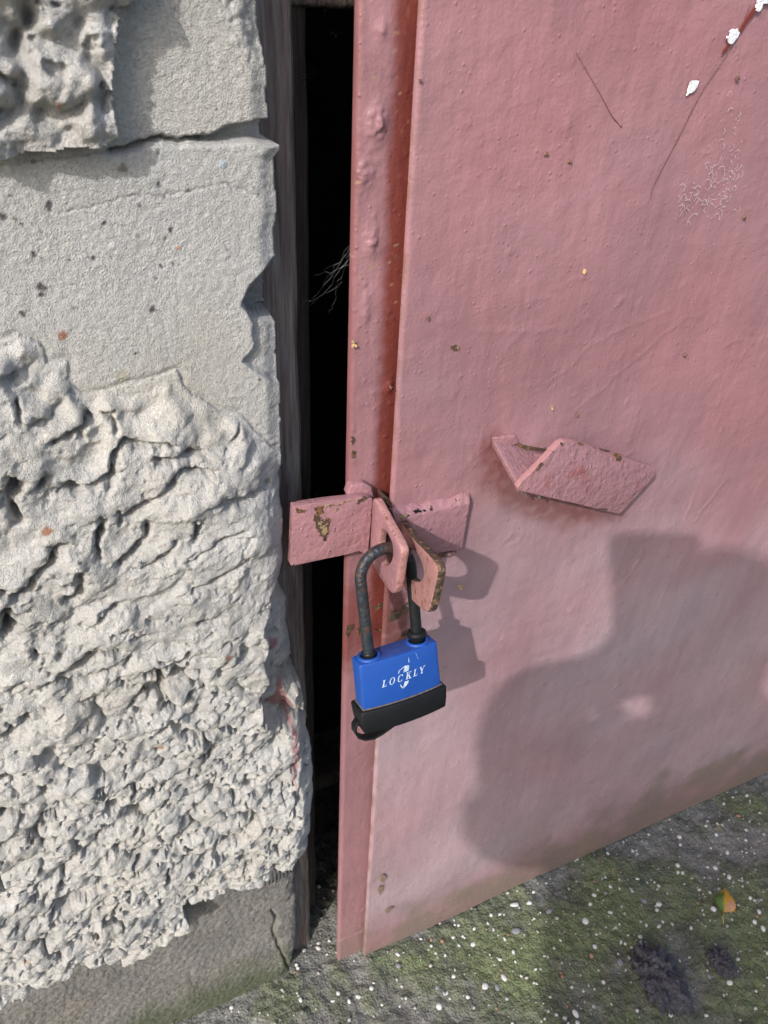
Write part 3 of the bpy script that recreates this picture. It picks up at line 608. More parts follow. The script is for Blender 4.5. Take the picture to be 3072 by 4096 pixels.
for _ in range(120):
    t = rr_.random(); cx, cy = 800+350*t+rr_.gauss(0, 75)+ (-60 if t < .3 else 60), 2080-1150*t*rr_.random()+rr_.gauss(0, 60)
    q = py(*cz(cx, cy), YD); L = rr_.uniform(.0008, .0036)*(1.2-.7*t); a = rr_.uniform(0, 3.14); w = .00016
    for k in range(rr_.choice((1, 2, 3))):
        dx, dz_ = math.cos(a)*L, math.sin(a)*L; nx, nz = -math.sin(a)*w, math.cos(a)*w
        bm.faces.new([bm.verts.new((q[0]+sx_*dx+sn*nx, YD-.0002, q[2]+sx_*dz_+sn*nz)) for sx_, sn in ((0, -1), (1, -.5), (1, .5), (0, 1))])
        q = q+np.array([dx, 0, dz_]); a += rr_.uniform(.6, 1.4)
tag(from_bm('white_crackle', bm, mat('crackle', (.64, .54, .56), .7), door), kind='stuff')
for pts in ([(470, 1300), (490, 1290), (500, 1305), (480, 1312)],): chip('paint_nib', pts, c6d, YD, M_edge, door, .0008, .0002)
for a, b in ((830, 575), (916, 605), (383, 1190), (945, 1555), (1572, 815), (245, 1450), (355, 300), (1545, 290), (1350, 1330)):
    s_ = 7; chip('paint_nib', [(a-s_, b+4), (a-2, b-s_), (a+s_, b-3), (a+3, b+s_)], c6d, YD-.0003, M_nib, door if a > 300 else frame, .0007, .0003)
for pts in ([(1225, 300), (1240, 250), (1290, 240), (1300, 300), (1260, 340), (1235, 330)],): pass
for pts in ([(930, 1000), (985, 985), (1035, 940), (1045, 985), (1000, 1010), (960, 1050), (905, 1060)], [(1000, 1130), (1060, 1110), (1075, 1140), (1040, 1160), (1005, 1155)]):
    chip('rust_patch', pts, c4, YD, M_rust, door, .0002, .0009)
for pts in ([(830, 950), (880, 940), (870, 965), (830, 980)], [(705, 1110), (740, 1100), (745, 1140), (715, 1155)], [(640, 1090), (690, 1080), (670, 1120), (645, 1155)], [(830, 1110), (880, 1105), (840, 1125)]):
    chip('rust_patch', pts, c4, YS-.0008, M_rust, frame, .0002, .0008)
ce = lambda a, b: (1200+a*.4822, 3300+b*.4822)
for pts in ([(670, 430), (700, 410), (708, 450), (690, 480), (668, 470)], [(650, 520), (690, 500), (695, 545), (660, 585)], [(712, 715), (745, 685), (780, 680), (770, 705), (725, 735)]):
    chip('moss_smear', pts, ce, YD, M_smear, door, .0001, .0006)
# a few bleached nicks on the narrow strip edge
for (a, b) in ((1412, 1760), (1413, 1815)): chip('rust_patch', [(a-6, b-12), (a+6, b-10), (a+5, b+14), (a-5, b+12)], lambda x, y: (x, y), YS-.0006, M_rust, frame, .0004, .0005)

# ------------------------------------------------------------------ hasps
def ringplate(nm, outer, hole, nrm, th, mt, parent, edge_mat=None, warp=0.0):
    """flat plate with a hole: both outlines are 3-D points in one plane; thickness goes along nrm"""
    O = np.mean(hole, 0); nrm = np.array(nrm)/np.linalg.norm(nrm)
    a1 = outer[0]-O; a1 -= nrm*np.dot(a1, nrm); a1 /= np.linalg.norm(a1); a2 = np.cross(nrm, a1)
    to2 = lambda P_: np.array([[np.dot(q-O, a1), np.dot(q-O, a2)] for q in P_])
    def cast(P_, n):
        P_ = to2(P_); out = []
        for k in range(n):
            t = 2*math.pi*k/n; d = np.array([math.cos(t), math.sin(t)]); best = 0
            for i in range(len(P_)):
                a, b = P_[i], P_[(i+1) % len(P_)]; e = b-a; den = d[0]*e[1]-d[1]*e[0]
                if abs(den) < 1e-12: continue
                s = (a[0]*e[1]-a[1]*e[0])/den; q = (a[0]*d[1]-a[1]*d[0])/den
                if s > 0 and -1e-6 <= q <= 1+1e-6: best = max(best, s)
            out.append(d*best)
        return np.array(out)
    def soften(P_):
        for _ in range(2):
            P_ = [t for a, b in zip(P_, P_[1:]+P_[:1]) for t in (a*.75+b*.25, a*.25+b*.75)]
        return P_
    n = 96; oo, hh = cast(soften(list(outer)), n), cast(soften(list(hole)), n); bm = bmesh.new()
    def ring(P_, off): return [bm.verts.new(O+a1*q[0]+a2*q[1]+nrm*off) for q in P_]
    mid = oo*.5+hh*.5
    F = [ring(hh, 0), ring(mid, 0), ring(oo, 0)]; Bk = [ring(hh, th), ring(mid, th), ring(oo, th)]
    for i in range(n):
        j = (i+1) % n
        for k in (0, 1):
            bm.faces.new((F[k][i], F[k+1][i], F[k+1][j], F[k][j])); bm.faces.new((Bk[k][j], Bk[k+1][j], Bk[k+1][i], Bk[k][i]))
        f1 = bm.faces.new((F[2][i], Bk[2][i], Bk[2][j], F[2][j])); f2 = bm.faces.new((F[0][j], Bk[0][j], Bk[0][i], F[0][i]))
        f1.material_index = 1 if edge_mat else 0; f2.material_index = 1 if edge_mat else 0
    o = from_bm(nm, bm, mt, parent, True)
    if edge_mat: o.data.materials.append(edge_mat)
    return bevel(o, .0011, 2, 40)
def slab(nm, pts, th, mt, parent, axis=(0, 1, 0), bev=.0010, sub=0):
    """closed plate from an outline of 3-D points, thickness along axis"""
    bm = bmesh.new(); ax = np.array(axis); f = [bm.verts.new(q) for q in pts]; b_ = [bm.verts.new(np.array(q)+ax*th) for q in pts]
    bm.faces.new(f); bm.faces.new(b_[::-1])
    for i in range(len(pts)):
        j = (i+1) % len(pts); bm.faces.new((f[j], f[i], b_[i], b_[j]))
    o = from_bm(nm, bm, mt, parent, False)
    bevel(o, bev, 3, 25)
    for q in o.data.polygons: q.use_smooth = True
    return o
YF = -.0052
hasp_r = slab('hasp_flap', [py(*c1(*t), YF) for t in ((868, 300), (985, 335), (1030, 345), (1505, 235), (1512, 250), (1450, 612), (1440, 622), (1250, 645), (1100, 640), (940, 520))], .0052, M_hasp, door)
hasp_r['label'] = 'flat flap of the hasp welded on the door sheet'
# bead of weld along the top of the flap
def bead(nm, pts, r, mt, parent, seed):
    rb_ = random.Random(seed); bm = bmesh.new(); P_ = [np.array(q) for q in pts]
    L = [0]
    for a, b in zip(P_[:-1], P_[1:]): L.append(L[-1]+np.linalg.norm(b-a))
    n = int(L[-1]/.0016)+2; prev = None
    for i in range(n):
        s = L[-1]*i/(n-1); k = max(j for j in range(len(P_)-1) if L[j] <= s+1e-9) if i < n-1 else len(P_)-2
        t = (s-L[k])/max(L[k+1]-L[k], 1e-9); c = P_[k]+(P_[k+1]-P_[k])*t; d = (P_[k+1]-P_[k])/max(np.linalg.norm(P_[k+1]-P_[k]), 1e-9)
        u = np.cross(d, [0.31, .2, .93]); u /= np.linalg.norm(u); v = np.cross(d, u)
        rr = r*rb_.uniform(.75, 1.25)*(0.5 if i in (0, n-1) else 1)
        cur = [bm.verts.new(c+(u*math.cos(a)+v*math.sin(a))*rr) for a in [2*math.pi*q/8 for q in range(8)]]
        if prev:
            for q in range(8): bm.faces.new((prev[q], prev[(q+1) % 8], cur[(q+1) % 8], cur[q]))
        else: bm.faces.new(cur)
        prev = cur
    bm.faces.new(prev[::-1])
    return from_bm(nm, bm, mt, parent, True)
wt = [(868, 258), (960, 250), (1060, 238), (1160, 226), (1270, 195), (1370, 172), (1450, 152), (1508, 150)]
wb = [(875, 306), (960, 330), (1030, 346), (1150, 320), (1270, 294), (1370, 270), (1450, 250), (1512, 236)]
bm = bmesh.new(); top_ = []; bot_ = []; md_ = []
for k in range(29):
    t = k/28*7; q = min(int(t), 6); f_ = t-q
    ip = lambda L_: (L_[q][0]+(L_[q+1][0]-L_[q][0])*f_, L_[q][1]+(L_[q+1][1]-L_[q][1])*f_)
    a, b = ip(wt), ip(wb); jt = random.gauss(0, 7)
    top_.append(bm.verts.new(py(*c1(a[0], a[1]+jt), .0005))); md_.append(bm.verts.new(py(*c1((a[0]+b[0])/2, (a[1]+b[1])/2), -.0036-random.uniform(0, .0008)))); bot_.append(bm.verts.new(py(*c1(b[0], b[1]+4), -.0052)))
for k in range(28):
    bm.faces.new((top_[k], top_[k+1], md_[k+1], md_[k])); bm.faces.new((md_[k], md_[k+1], bot_[k+1], bot_[k]))
from_bm('weld_bead', bm, M_hasp, door, True)
bead('weld_bead', [py(*c1(a, b), -.0015) for a, b in ((1260, 665), (1330, 655), (1400, 640))], .0018, M_hasp_rust, door, 2)
# ear of the right hasp: leans a little to the left as it comes out of the door
OR = py(*c1(930, 380), -.004); NR = np.array([1.0, -.20, 0.02]); NR /= np.linalg.norm(NR)
e_out = [pl(*c1(*t), OR, NR) for t in ((905, 400), (925, 372), (965, 420), (1040, 530), (1130, 620), (1215, 712), (1252, 780), (1240, 850), (1215, 960), (1185, 1100), (1165, 1140), (1140, 1135), (1060, 1075), (985, 985), (950, 880), (930, 740), (915, 560))]
e_hole = [pl(*c1(*t), OR, NR) for t in ((975, 590), (1020, 605), (1078, 655), (1118, 740), (1132, 835), (1100, 885), (1035, 880), (985, 810), (962, 700))]
ear_r = ringplate('hasp_ear', e_out, e_hole, NR, .0052, M_hasp_rust, door, M_edge); ear_r['label'] = 'pierced ear of the door hasp with rust-stained lower end'
# left hasp on the frame strip
YL = YS-.0115
pts = [py(*c1(*t), YL) for t in ((48, 268), (55, 262), (300, 222), (540, 195), (640, 182), (705, 196), (690, 420), (672, 600), (665, 690), (640, 655), (600, 632), (560, 640), (520, 655), (300, 700), (60, 752), (30, 752), (24, 740))]
hasp_l = slab('hasp_flap', pts, .0055, M_hasp, frame); hasp_l['label'] = 'flat hasp flap reaching left across the dark gap'
slab('hasp_weld', [py(*c1(*t), YS-.006) for t in ((495, 170), (530, 85), (640, 70), (700, 100), (720, 190), (600, 205))], .0070, M_hasp, frame)
OL = py(*c1(700, 300), YL+.001); NL = np.array([1.0, -.06, 0.0]); NL /= np.linalg.norm(NL)
e_out = [pl(*c1(*t), OL, NL) for t in ((690, 250), (706, 190), (725, 205), (800, 345), (870, 475), (925, 570), (948, 645), (930, 720), (905, 930), (880, 985), (855, 980), (808, 915), (775, 870), (735, 800), (690, 700), (672, 600))]
e_hole = [pl(*c1(*t), OL, NL) for t in ((768, 455), (800, 450), (838, 500), (872, 590), (872, 680), (845, 740), (800, 760), (765, 720), (750, 600))]
ear_l = ringplate('hasp_ear', e_out, e_hole, NL, .0054, M_hasp, frame, M_hasp_rust); ear_l['label'] = 'pierced ear of the frame hasp holding the shackle'
# worn edges and rust on the hasps
YP = YL-.0002; PRI = .00035
for pts, mt in (([(200, 275), (300, 255), (300, 310), (270, 330), (285, 365), (300, 380), (350, 345), (355, 430), (335, 480), (325, 545), (305, 550), (290, 510), (255, 470), (238, 420), (245, 390), (215, 380), (225, 345), (245, 320)], M_rust),
                ([(250, 385), (290, 375), (300, 420), (335, 405), (330, 470), (305, 500), (262, 455)], M_primer), ([(60, 285), (135, 290), (145, 310), (70, 318)], M_rust), ([(580, 215), (640, 182), (680, 188), (620, 215), (590, 245), (570, 235)], M_rust),
                ([(385, 285), (408, 280), (410, 302), (390, 308)], M_primer), ([(300, 262), (420, 235), (540, 205), (430, 248)], M_primer)):
    chip('rust_patch', pts, c1, YP, mt, frame, .0001 if mt is M_rust else .0003, .0006)
for pts, mt in (([(1055, 300), (1075, 285), (1095, 305), (1110, 300), (1060, 315)], M_shack2), ([(1185, 280), (1200, 275), (1202, 295), (1185, 298)], M_shack2), ([(1125, 285), (1145, 300), (1130, 305)], M_shack2),
                ([(930, 345), (1015, 325), (1000, 345), (960, 368), (940, 372)], M_primer), ([(1262, 672), (1320, 650), (1335, 680), (1290, 690)], M_rust)):
    chip('rust_patch', pts, c1, YF-.0003, mt, door, .0001, .0005)
chip('rust_patch', [(740, 115), (770, 110), (830, 190), (845, 240), (800, 200)], c1, YS-.004, M_rust, frame, .004, .0006)

# ------------------------------------------------------------------ bent grip on the door
def q3(a, b, y): return py(*c3(a, b), y)
gb = slab('grip_plate', [q3(372, 548, -.028), q3(352, 525, -.028), q3(385, 478, -.0275), q3(540, 330, -.022), q3(690, 165, -.0165), q3(740, 138, -.016), q3(800, 140, -.016), q3(880, 160, -.0165), q3(1180, 262, -.0175), q3(1480, 352, -.018),
                         q3(1510, 380, -.0185), q3(1500, 415, -.019), q3(1205, 738, -.021), q3(1185, 738, -.021), q3(800, 645, -.0245)], .0066, M_grip, door, (.22, .97, -.10), .0005)
gb.data.materials.append(M_rim)
for q in gb.data.polygons:
    if len(q.vertices) == 4: q.material_index = 1
gb['label'] = 'tilted bent grip plate of pink painted steel, dark chips on its rim'
P0, P0b, P1, VV = q3(140, 110, -.001), q3(345, 78, -.001), q3(640, 215, .0), q3(365, 530, -.0275)
slab('grip_bracket', [P0, VV+np.array([.001, .002, 0]), VV+np.array([.004, .005, .004]), q3(700, 180, -.014), q3(660, 215, .001), q3(400, 175, .001), P0+np.array([.006, .003, .001])], .0055, M_shelf, door, (.15, 0.0, -1.0), .0005)
chip_free_late = [(350, 150), (420, 172), (520, 190), (620, 205), (640, 222), (520, 212), (400, 196), (345, 172)]
slab('grip_weld', [q3(150, 112, -.0022), q3(335, 85, -.0022), q3(368, 150, -.0022), q3(250, 200, -.0022)], .0030, M_hasp, door, (0, 1, 0), .0008)
def chip_free(nm, pts, mt, parent, off):
    P_ = [np.array(q)+np.array(off) for q in pts]; return slab(nm, P_, .0006, mt, parent, (0, 1, 0), .0001)
for pts in ([(1150, 232), (1200, 240), (1218, 265), (1205, 298), (1170, 295), (1175, 265), (1145, 250)], [(1030, 192), (1120, 212), (1110, 224), (1035, 206)], [(850, 142), (890, 150), (905, 165), (860, 160)], [(980, 182), (1000, 190), (995, 198)]):
    chip_free('rust_patch', [q3(a, b, -.0178-.0006) for a, b in pts], M_rust, door, (0, -.0004, 0))
chip_free('rust_patch', [q3(a, b, -.0218) for a, b in ((1000, 685), (1090, 690), (1095, 705), (1010, 695))], M_rust, door, (0, -.0008, 0))
chip_free('rust_patch', [q3(a, b, -.024) for a, b in ((500, 365), (545, 310), (560, 315), (510, 385))], M_edge, door, (0, -.0006, .0002))
chip_free('rust_patch', [q3(a, b, -.0175) for a, b in ((700, 140), (722, 148), (724, 168), (708, 166))], M_rust, door, (0, -.0008, .0002))
chip_free('crevice_shade', [q3(a, b, -.0012) for a, b in chip_free_late], M_rust, door, (0, 0, 0))  # dark slab standing in for the shade in the crevice behind the shelf
for a, b in ((395, 570), (530, 598)):
    chip_free('grime_flake', [q3(a+dx, b+dy, -.023) for dx, dy in ((-14, -16), (10, -14), (18, 8), (4, 18), (-8, 6))], M_grime, door, (0, 0, 0))

# ------------------------------------------------------------------ padlock
TI = math.radians(17)
lock = empty('padlock', (-.015, -.055, .50)); tag(lock, 'blue padlock with black rubber base hanging from the rusty hasp', 'padlock')
LO = np.array([-.0154, -.0468, .5024])               # middle of the top face
LX = np.array([.9996, 0, .012]); LX /= np.linalg.norm(LX)
LU = np.array([-.012, math.sin(TI), math.cos(TI)]); LU -= LX*np.dot(LX, LU); LU /= np.linalg.norm(LU)
LN = np.cross(LX, LU)                                # front normal
LN = LN if LN[1] < 0 else -LN
def Lp(x, n, u): return LO+LX*x+LN*n+LU*u
def section(w, t, bulge, n=15, r=.0015):
    """outline of the lock seen from above: bulging front and back"""
    pts = []
    for i in range(n):
        a = -1+2*i/(n-1); pts.append((a*w/2, t/2+bulge*(1-a*a)))
    for i in range(n):
        a = 1-2*i/(n-1); pts.append((a*w/2, -t/2-bulge*(1-a*a)))
    return pts
def loft(nm, rings, mt, parent, bev=.0009, caps=(True, True)):
    bm = bmesh.new(); prev = None; first = None
    for pts in rings:
        cur = [bm.verts.new(q) for q in pts]
        if prev:
            for i in range(len(cur)):
                j = (i+1) % len(cur); bm.faces.new((prev[i], prev[j], cur[j], cur[i]))
        else: first = cur
        prev = cur
    if caps[0]: bm.faces.new(first)
    if caps[1]: bm.faces.new(prev[::-1])
    o = from_bm(nm, bm, mt, parent, True)
    if bev: bevel(o, bev, 3, 40)
    return o
LW = .0550
body = loft('body', [[Lp(x, n_, u) for x, n_ in section(LW+dw, .0130, .0026)] for u, dw in ((0, -.0004), (-.016, .0002), (-.036, .0010))], M_blue, lock, .0011)
dust = loft('dusty_top', [[Lp(x, n_, u) for x, n_ in section(LW-.006, .0100, .0022)] for u in (-.0005, .0002)], M_bdust, body, .0003)
capr = loft('rubber_base', [[Lp(x, n_, u) for x, n_ in section(w, t, .0030)] for u, w, t in ((-.0322, LW+.0046, .0165), (-.0338, LW+.0064, .0178), (-.0410, LW+.0056, .0174), (-.0488, LW+.0036, .0164))], M_rubber, lock, .0007)
loft('grime_line', [[Lp(x, n_, u) for x, n_ in section(LW+.0022, .0148, .0027)] for u in (-.0322, -.0316)], M_grime, capr, .0003)
def lathe(nm, c, ax, prof, mt, parent, n=32):
    ax = np.array(ax)/np.linalg.norm(ax); u = np.cross(ax, [1, 0, 0]); u /= np.linalg.norm(u); v = np.cross(ax, u)
    return loft(nm, [[c+ax*h_+(u*math.cos(2*math.pi*k/n)+v*math.sin(2*math.pi*k/n))*r_ for k in range(n)] for r_, h_ in prof], mt, parent, 0)
LEGS = (-.0176, .0166)
for lx in LEGS:
    c_ = Lp(lx, -.0005, 0)
    lathe('shackle_collar', c_, LU, ((.0078, -.001), (.0078, .0006), (.0072, .0014), (.0060, .0016), (.0054, .0012), (.0052, .0002), (.0052, -.0015)), M_blue, body)
    lathe('shackle_well', c_, LU, ((.0053, .0004), (.0046, .0004)), M_shack2, body)
rs = .0037
lathe('rubber_seal', Lp(LEGS[1], -.0005, 0), LU, ((.0046, .001), (.0047, .0022), (.0052, .0030), (.0052, .0038), (.0062, .0046), (.0066, .0060), (.0062, .0074), (.0050, .0082), (.0043, .0084)), M_rubber, lock)
lathe('leg_ring', Lp(LEGS[0], -.0005, 0), LU, ((.0043, .0005), (.0045, .0012), (.0045, .0030), (.0043, .0038)), M_shack2, lock)
def tube(nm, pts, r, mt, parent, n=16, capped=True):
    P_ = [np.array(q, float) for q in pts]; bm = bmesh.new(); prev = None; up_ = None
    for i, c in enumerate(P_):
        d = P_[min(i+1, len(P_)-1)]-P_[max(i-1, 0)]; d /= np.linalg.norm(d)
        if up_ is None:
            up_ = np.cross(d, [.12, .9, .3]); up_ /= np.linalg.norm(up_)
        up_ = up_-d*np.dot(up_, d); up_ /= np.linalg.norm(up_); v = np.cross(d, up_)
        rr = r[i] if hasattr(r, '__len__') else r
        cur = [bm.verts.new(c+(up_*math.cos(2*math.pi*k/n)+v*math.sin(2*math.pi*k/n))*rr) for k in range(n)]
        if prev:
            for k in range(n): bm.faces.new((prev[k], prev[(k+1) % n], cur[(k+1) % n], cur[k]))
        elif capped: bm.faces.new(cur)
        prev = cur
    if capped: bm.faces.new(prev[::-1])
    return from_bm(nm, bm, mt, parent, True)
LH = .0525; mid_ = (LEGS[0]+LEGS[1])/2; ra = (LEGS[1]-LEGS[0])/2
arc = [Lp(LEGS[0], -.0005, -.004+(LH+.004)*k/14) for k in range(14)]+[Lp(mid_-ra*math.cos(math.pi*k/20), -.0005, LH+ra*math.sin(math.pi*k/20)) for k in range(21)]
right = [Lp(LEGS[1], -.0005, LH-(LH+.004)*k/14) for k in range(1, 15)]
shackle = tube('shackle', arc[:32], rs, M_shack, lock); shackle['label'] = 'blued steel shackle, rubbed brown where it bends'
tube('shackle_leg', arc[31:]+right, rs*.99, M_shack2, shackle)
# rubber keyhole cover: a strap that loops out of the left end and a round plug beneath
def strap(nm, pts, w, th, mt, parent):
    P_ = [np.array(q) for q in pts]; rings = []
    for i, c in enumerate(P_):
        d = P_[min(i+1, len(P_)-1)]-P_[max(i-1, 0)]; d /= np.linalg.norm(d); s = np.cross(d, LN); s /= np.linalg.norm(s)
        rings.append([c+LN*w/2+s*th/2, c-LN*w/2+s*th/2, c-LN*w/2-s*th/2, c+LN*w/2-s*th/2])
    return loft(nm, rings, mt, parent, .0004)
hw = (LW+.003)/2
sp_ = [(-hw+.001, -.0445), (-hw-.0015, -.0450), (-hw-.0036, -.0475), (-hw-.0040, -.0515), (-hw-.0022, -.0560), (-hw+.0020, -.0590), (-hw+.0080, -.0602), (-hw+.0140, -.0590), (-hw+.0200, -.0568), (-hw+.0260, -.0545), (-hw+.0330, -.0535)]
strap('keyhole_strap', [Lp(x, -.0015, u+.0012) for x, u in sp_], .0070, .0016, M_rubber, capr)
lathe('keyhole_plug', Lp(-hw+.0370, -.0010, -.0474), -LU, ((.0090, -.001), (.0098, .0010), (.0098, .0026), (.0085, .0036), (.004, .0042)), M_rubber, capr)
# lettering: LOCKLY in slanted serif capitals over a small shield
def front(x, u, h_): return Lp(x, .0065+.0026*(1-(2*x/LW)**2)+h_, u)
def stroke(pts, w0, w1=None):
    out = []
    for (a, b) in zip(pts[:-1], pts[1:]):
        d = np.array(b)-np.array(a); L = np.linalg.norm(d); n_ = np.array([-d[1], d[0]])/max(L, 1e-9)*w0/2
        out.append([np.array(a)+n_, np.array(a)-n_, np.array(b)-n_, np.array(b)+n_])
    return out
def rect(x0, y0, x1, y1): return [np.array(q) for q in ((x0, y0), (x1, y0), (x1, y1), (x0, y1))]
def oval(cx, cy, rx, ry, t0, t1, wx_, wy_, n=22):
    out = []
    for k in range(n):
        a, b = t0+(t1-t0)*k/n, t0+(t1-t0)*(k+1)/n
        out.append([np.array((cx+rx*math.cos(a), cy+ry*math.sin(a))), np.array((cx+rx*math.cos(b), cy+ry*math.sin(b))), np.array((cx+(rx-wx_)*math.cos(b), cy+(ry-wy_)*math.sin(b))), np.array((cx+(rx-wx_)*math.cos(a), cy+(ry-wy_)*math.sin(a)))])
    return out
GL = {'L': [rect(.10, 0, .30, 1), rect(0, .93, .42, 1), rect(0, 0, .66, .10), [np.array(q) for q in ((.58, .1), (.66, .1), (.70, .32), (.66, .32))]],
      'O': oval(.42, .5, .42, .52, 0, 2*math.pi, .17, .07),
      'C': oval(.44, .5, .44, .52, .75, 2*math.pi-.6, .18, .07)+[rect(.68, .68, .76, .98)],
      'K': [rect(.10, 0, .30, 1), rect(0, .93, .42, 1), rect(0, 0, .42, .07), rect(.48, .93, .86, 1), rect(.50, 0, .92, .07)]+stroke([(.28, .42), (.70, .95)], .09)+stroke([(.40, .58), (.74, .04)], .20),
      'Y': [rect(.34, 0, .54, .48), rect(.24, 0, .66, .07), rect(-.06, .93, .34, 1), rect(.58, .93, .94, 1)]+stroke([(.12, .96), (.44, .42)], .20)+stroke([(.76, .96), (.48, .44)], .09)}
def print_on(nm, polys, ox, ou, sx_, su, shear, mt, parent, h_=.00012):
    bm = bmesh.new()
    for q in polys:
        vs = []
        for t in q:
            x = ox+(t[0]+shear*t[1])*sx_; u = ou+t[1]*su; vs.append(bm.verts.new(front(x, u, h_)))
        bm.faces.new(vs)
    bmesh.ops.recalc_face_normals(bm, faces=bm.faces)
    me = bpy.data.meshes.new(nm); bm.to_mesh(me); bm.free(); return link(nm, me, mt, parent, False)
adv = 0
for ch, dx in zip('LOCKLY', (.92, 1.10, 1.12, 1.06, .84, 0)):
    print_on('letter', GL[ch], -.0146+adv*.0052, -.0190+adv*.00018, .0044, .0049, .26, M_print, body); adv += dx
shield = [rect(.52, .0, 1, .62), [np.array(q) for q in ((.52, .62), (1, .62), (1, .80), (.86, .98), (.52, 1.05))], [np.array(q) for q in ((0, .05), (.07, .05), (.07, .50), (0, .55))], [np.array(q) for q in ((0, .55), (.07, .48), (.55, .93), (.52, 1.05))]]
print_on('shield_print', shield, -.0030, -.0128, .0072, .0042, .18, M_print, body)
print_on('shield_print', [[np.array(q) for q in ((.50, 1), (1, 1), (.95, .55), (.75, .2), (.45, -.1))], [np.array(q) for q in ((0, .8), (.05, .8), (.45, -.02), (.42, -.1), (.15, .3))]], -.0032, -.0236, .0062, .0040, .18, M_print, body)
for pts in ([(.0050, -.0035), (.0054, -.0035), (.0056, -.0070), (.0050, -.0068)], [(.0105, -.0020), (.0107, -.0020), (.0122, -.0070), (.0121, -.0070)]):
    print_on('scratch', [[np.array(q) for q in pts]], 0, 0, 1, 1, 0, M_print, body, .0001)

# ------------------------------------------------------------------ pebbles set in the ground
peb = []
for s in range(8):
    bm = bmesh.new(); bmesh.ops.create_icosphere(bm, subdivisions=2, radius=1)
    r_ = random.Random(50+s); k = Vector((r_.uniform(.75, 1.25), r_.uniform(.75, 1.3), r_.uniform(.5, .75)))
    ph = [Vector((r_.gauss(0, 1), r_.gauss(0, 1), r_.gauss(0, 1))).normalized() for _ in range(6)]; cu = [r_.uniform(.6, .9) for _ in ph]
    for v in bm.verts:
        c = v.co.copy()
        for n_, d in zip(ph, cu):
            e = c.dot(n_)-d
            if e > 0: c -= n_*e*.9
        v.co = Vector((c.x*k.x, c.y*k.y, c.z*k.z))
    me = bpy.data.meshes.new('pebble'); bm.to_mesh(me); bm.free()
    me.polygons.foreach_set('use_smooth', np.ones(len(me.polygons), bool)); peb.append(me)
pm = {}
for i, me in enumerate(peb):
    for nm, mt in (('w', M_white), ('g', M_grey), ('b', M_brick)):
        c = me.copy(); c.materials.append(mt); pm[nm, i] = c
big = [(1042, 582, 22), (757, 555, 14), (855, 520, 16), (920, 548, 24, 'g'), (810, 615, 22, 'g'), (665, 655, 20), (632, 628, 14), (605, 590, 10), (755, 710, 14), (768, 772, 24), (705, 800, 22), (1162, 652, 14), (1228, 632, 16),
       (1226, 662, 20), (1248, 592, 14), (1360, 295, 14), (1480, 398, 18), (1522, 345, 14), (1525, 435, 18), (1455, 395, 10), (1370, 417, 10), (1290, 522, 18), (1610, 585, 16), (1640, 605, 18), (1625, 550, 14), (1595, 505, 14),
       (1010, 892, 24), (878, 790, 12), (998, 800, 12), (600, 765, 16), (578, 820, 12), (618, 660, 10), (525, 665, 10), (490, 640, 10), (540, 690, 10), (415, 730, 22, 'g'), (280, 832, 18), (195, 845, 14), (212, 820, 14), (325, 805, 14), (332, 785, 10),
       (360, 858, 10), (75, 820, 10), (147, 650, 14), (145, 668, 16), (905, 700, 10), (800, 690, 12), (925, 835, 10), (440, 840, 10), (420, 860, 10), (1535, 575, 10), (1570, 435, 9), (1440, 560, 9), (1200, 480, 9), (1425, 475, 10), (1075, 665, 14),
       (735, 610, 10), (670, 605, 12), (715, 588, 10), (1460, 580, 9), (1510, 825, 9), (1630, 215, 10), (1110, 432, 10), (1130, 860, 9), (1290, 755, 10), (1262, 690, 9), (1375, 865, 9), (1250, 312, 12, 'g'), (545, 805, 12, 'g'), (1075, 445, 12, 'b'),
       (760, 745, 9, 'b'), (66, 748, 9, 'b'), (300, 705, 8, 'b'), (985, 425, 8, 'b'), (1420, 520, 9, 'b')]
sp_big = []
def put(x, y, r, kind, i, sink=.25):
    o = bpy.data.objects.new('pebble', pm[kind, i]); C.objects.link(o); o.parent = ground
    o.location = (x, y, ground_z(x, y)+r*(.5-sink)); o.scale = (r, r*random.uniform(.8, 1.2), r*random.uniform(.8, 1.1)); o.rotation_euler = (random.uniform(-.3, .3), random.uniform(-.3, .3), random.uniform(0, 6.28))
for t in big:
    q = pz(*c5(t[0], t[1]), GZ); dep = np.dot(q-CAM, CF); r = t[2]*1.1887/FPX*dep*.5
    put(q[0], q[1], r, t[3] if len(t) > 3 else 'w', random.randrange(8)); sp_big.append((q[0], q[1], r))
n = 0
while n < 215:
    x, y = rng.uniform(-.28, .80), rng.uniform(-.30, .01)
    if y > -.002 and x > -.05: continue
    if any((x-a)**2+(y-b)**2 < (r+.006)**2 for a, b, r in sp_big): continue
    r = .0014+.0026*rng.rand()**2.0; sp_big.append((x, y, r)); n += 1
    put(x, y, r, rng.choice(['w', 'w', 'w', 'w', 'w', 'w', 'w', 'g', 'g', 'b']), random.randrange(8), .2)
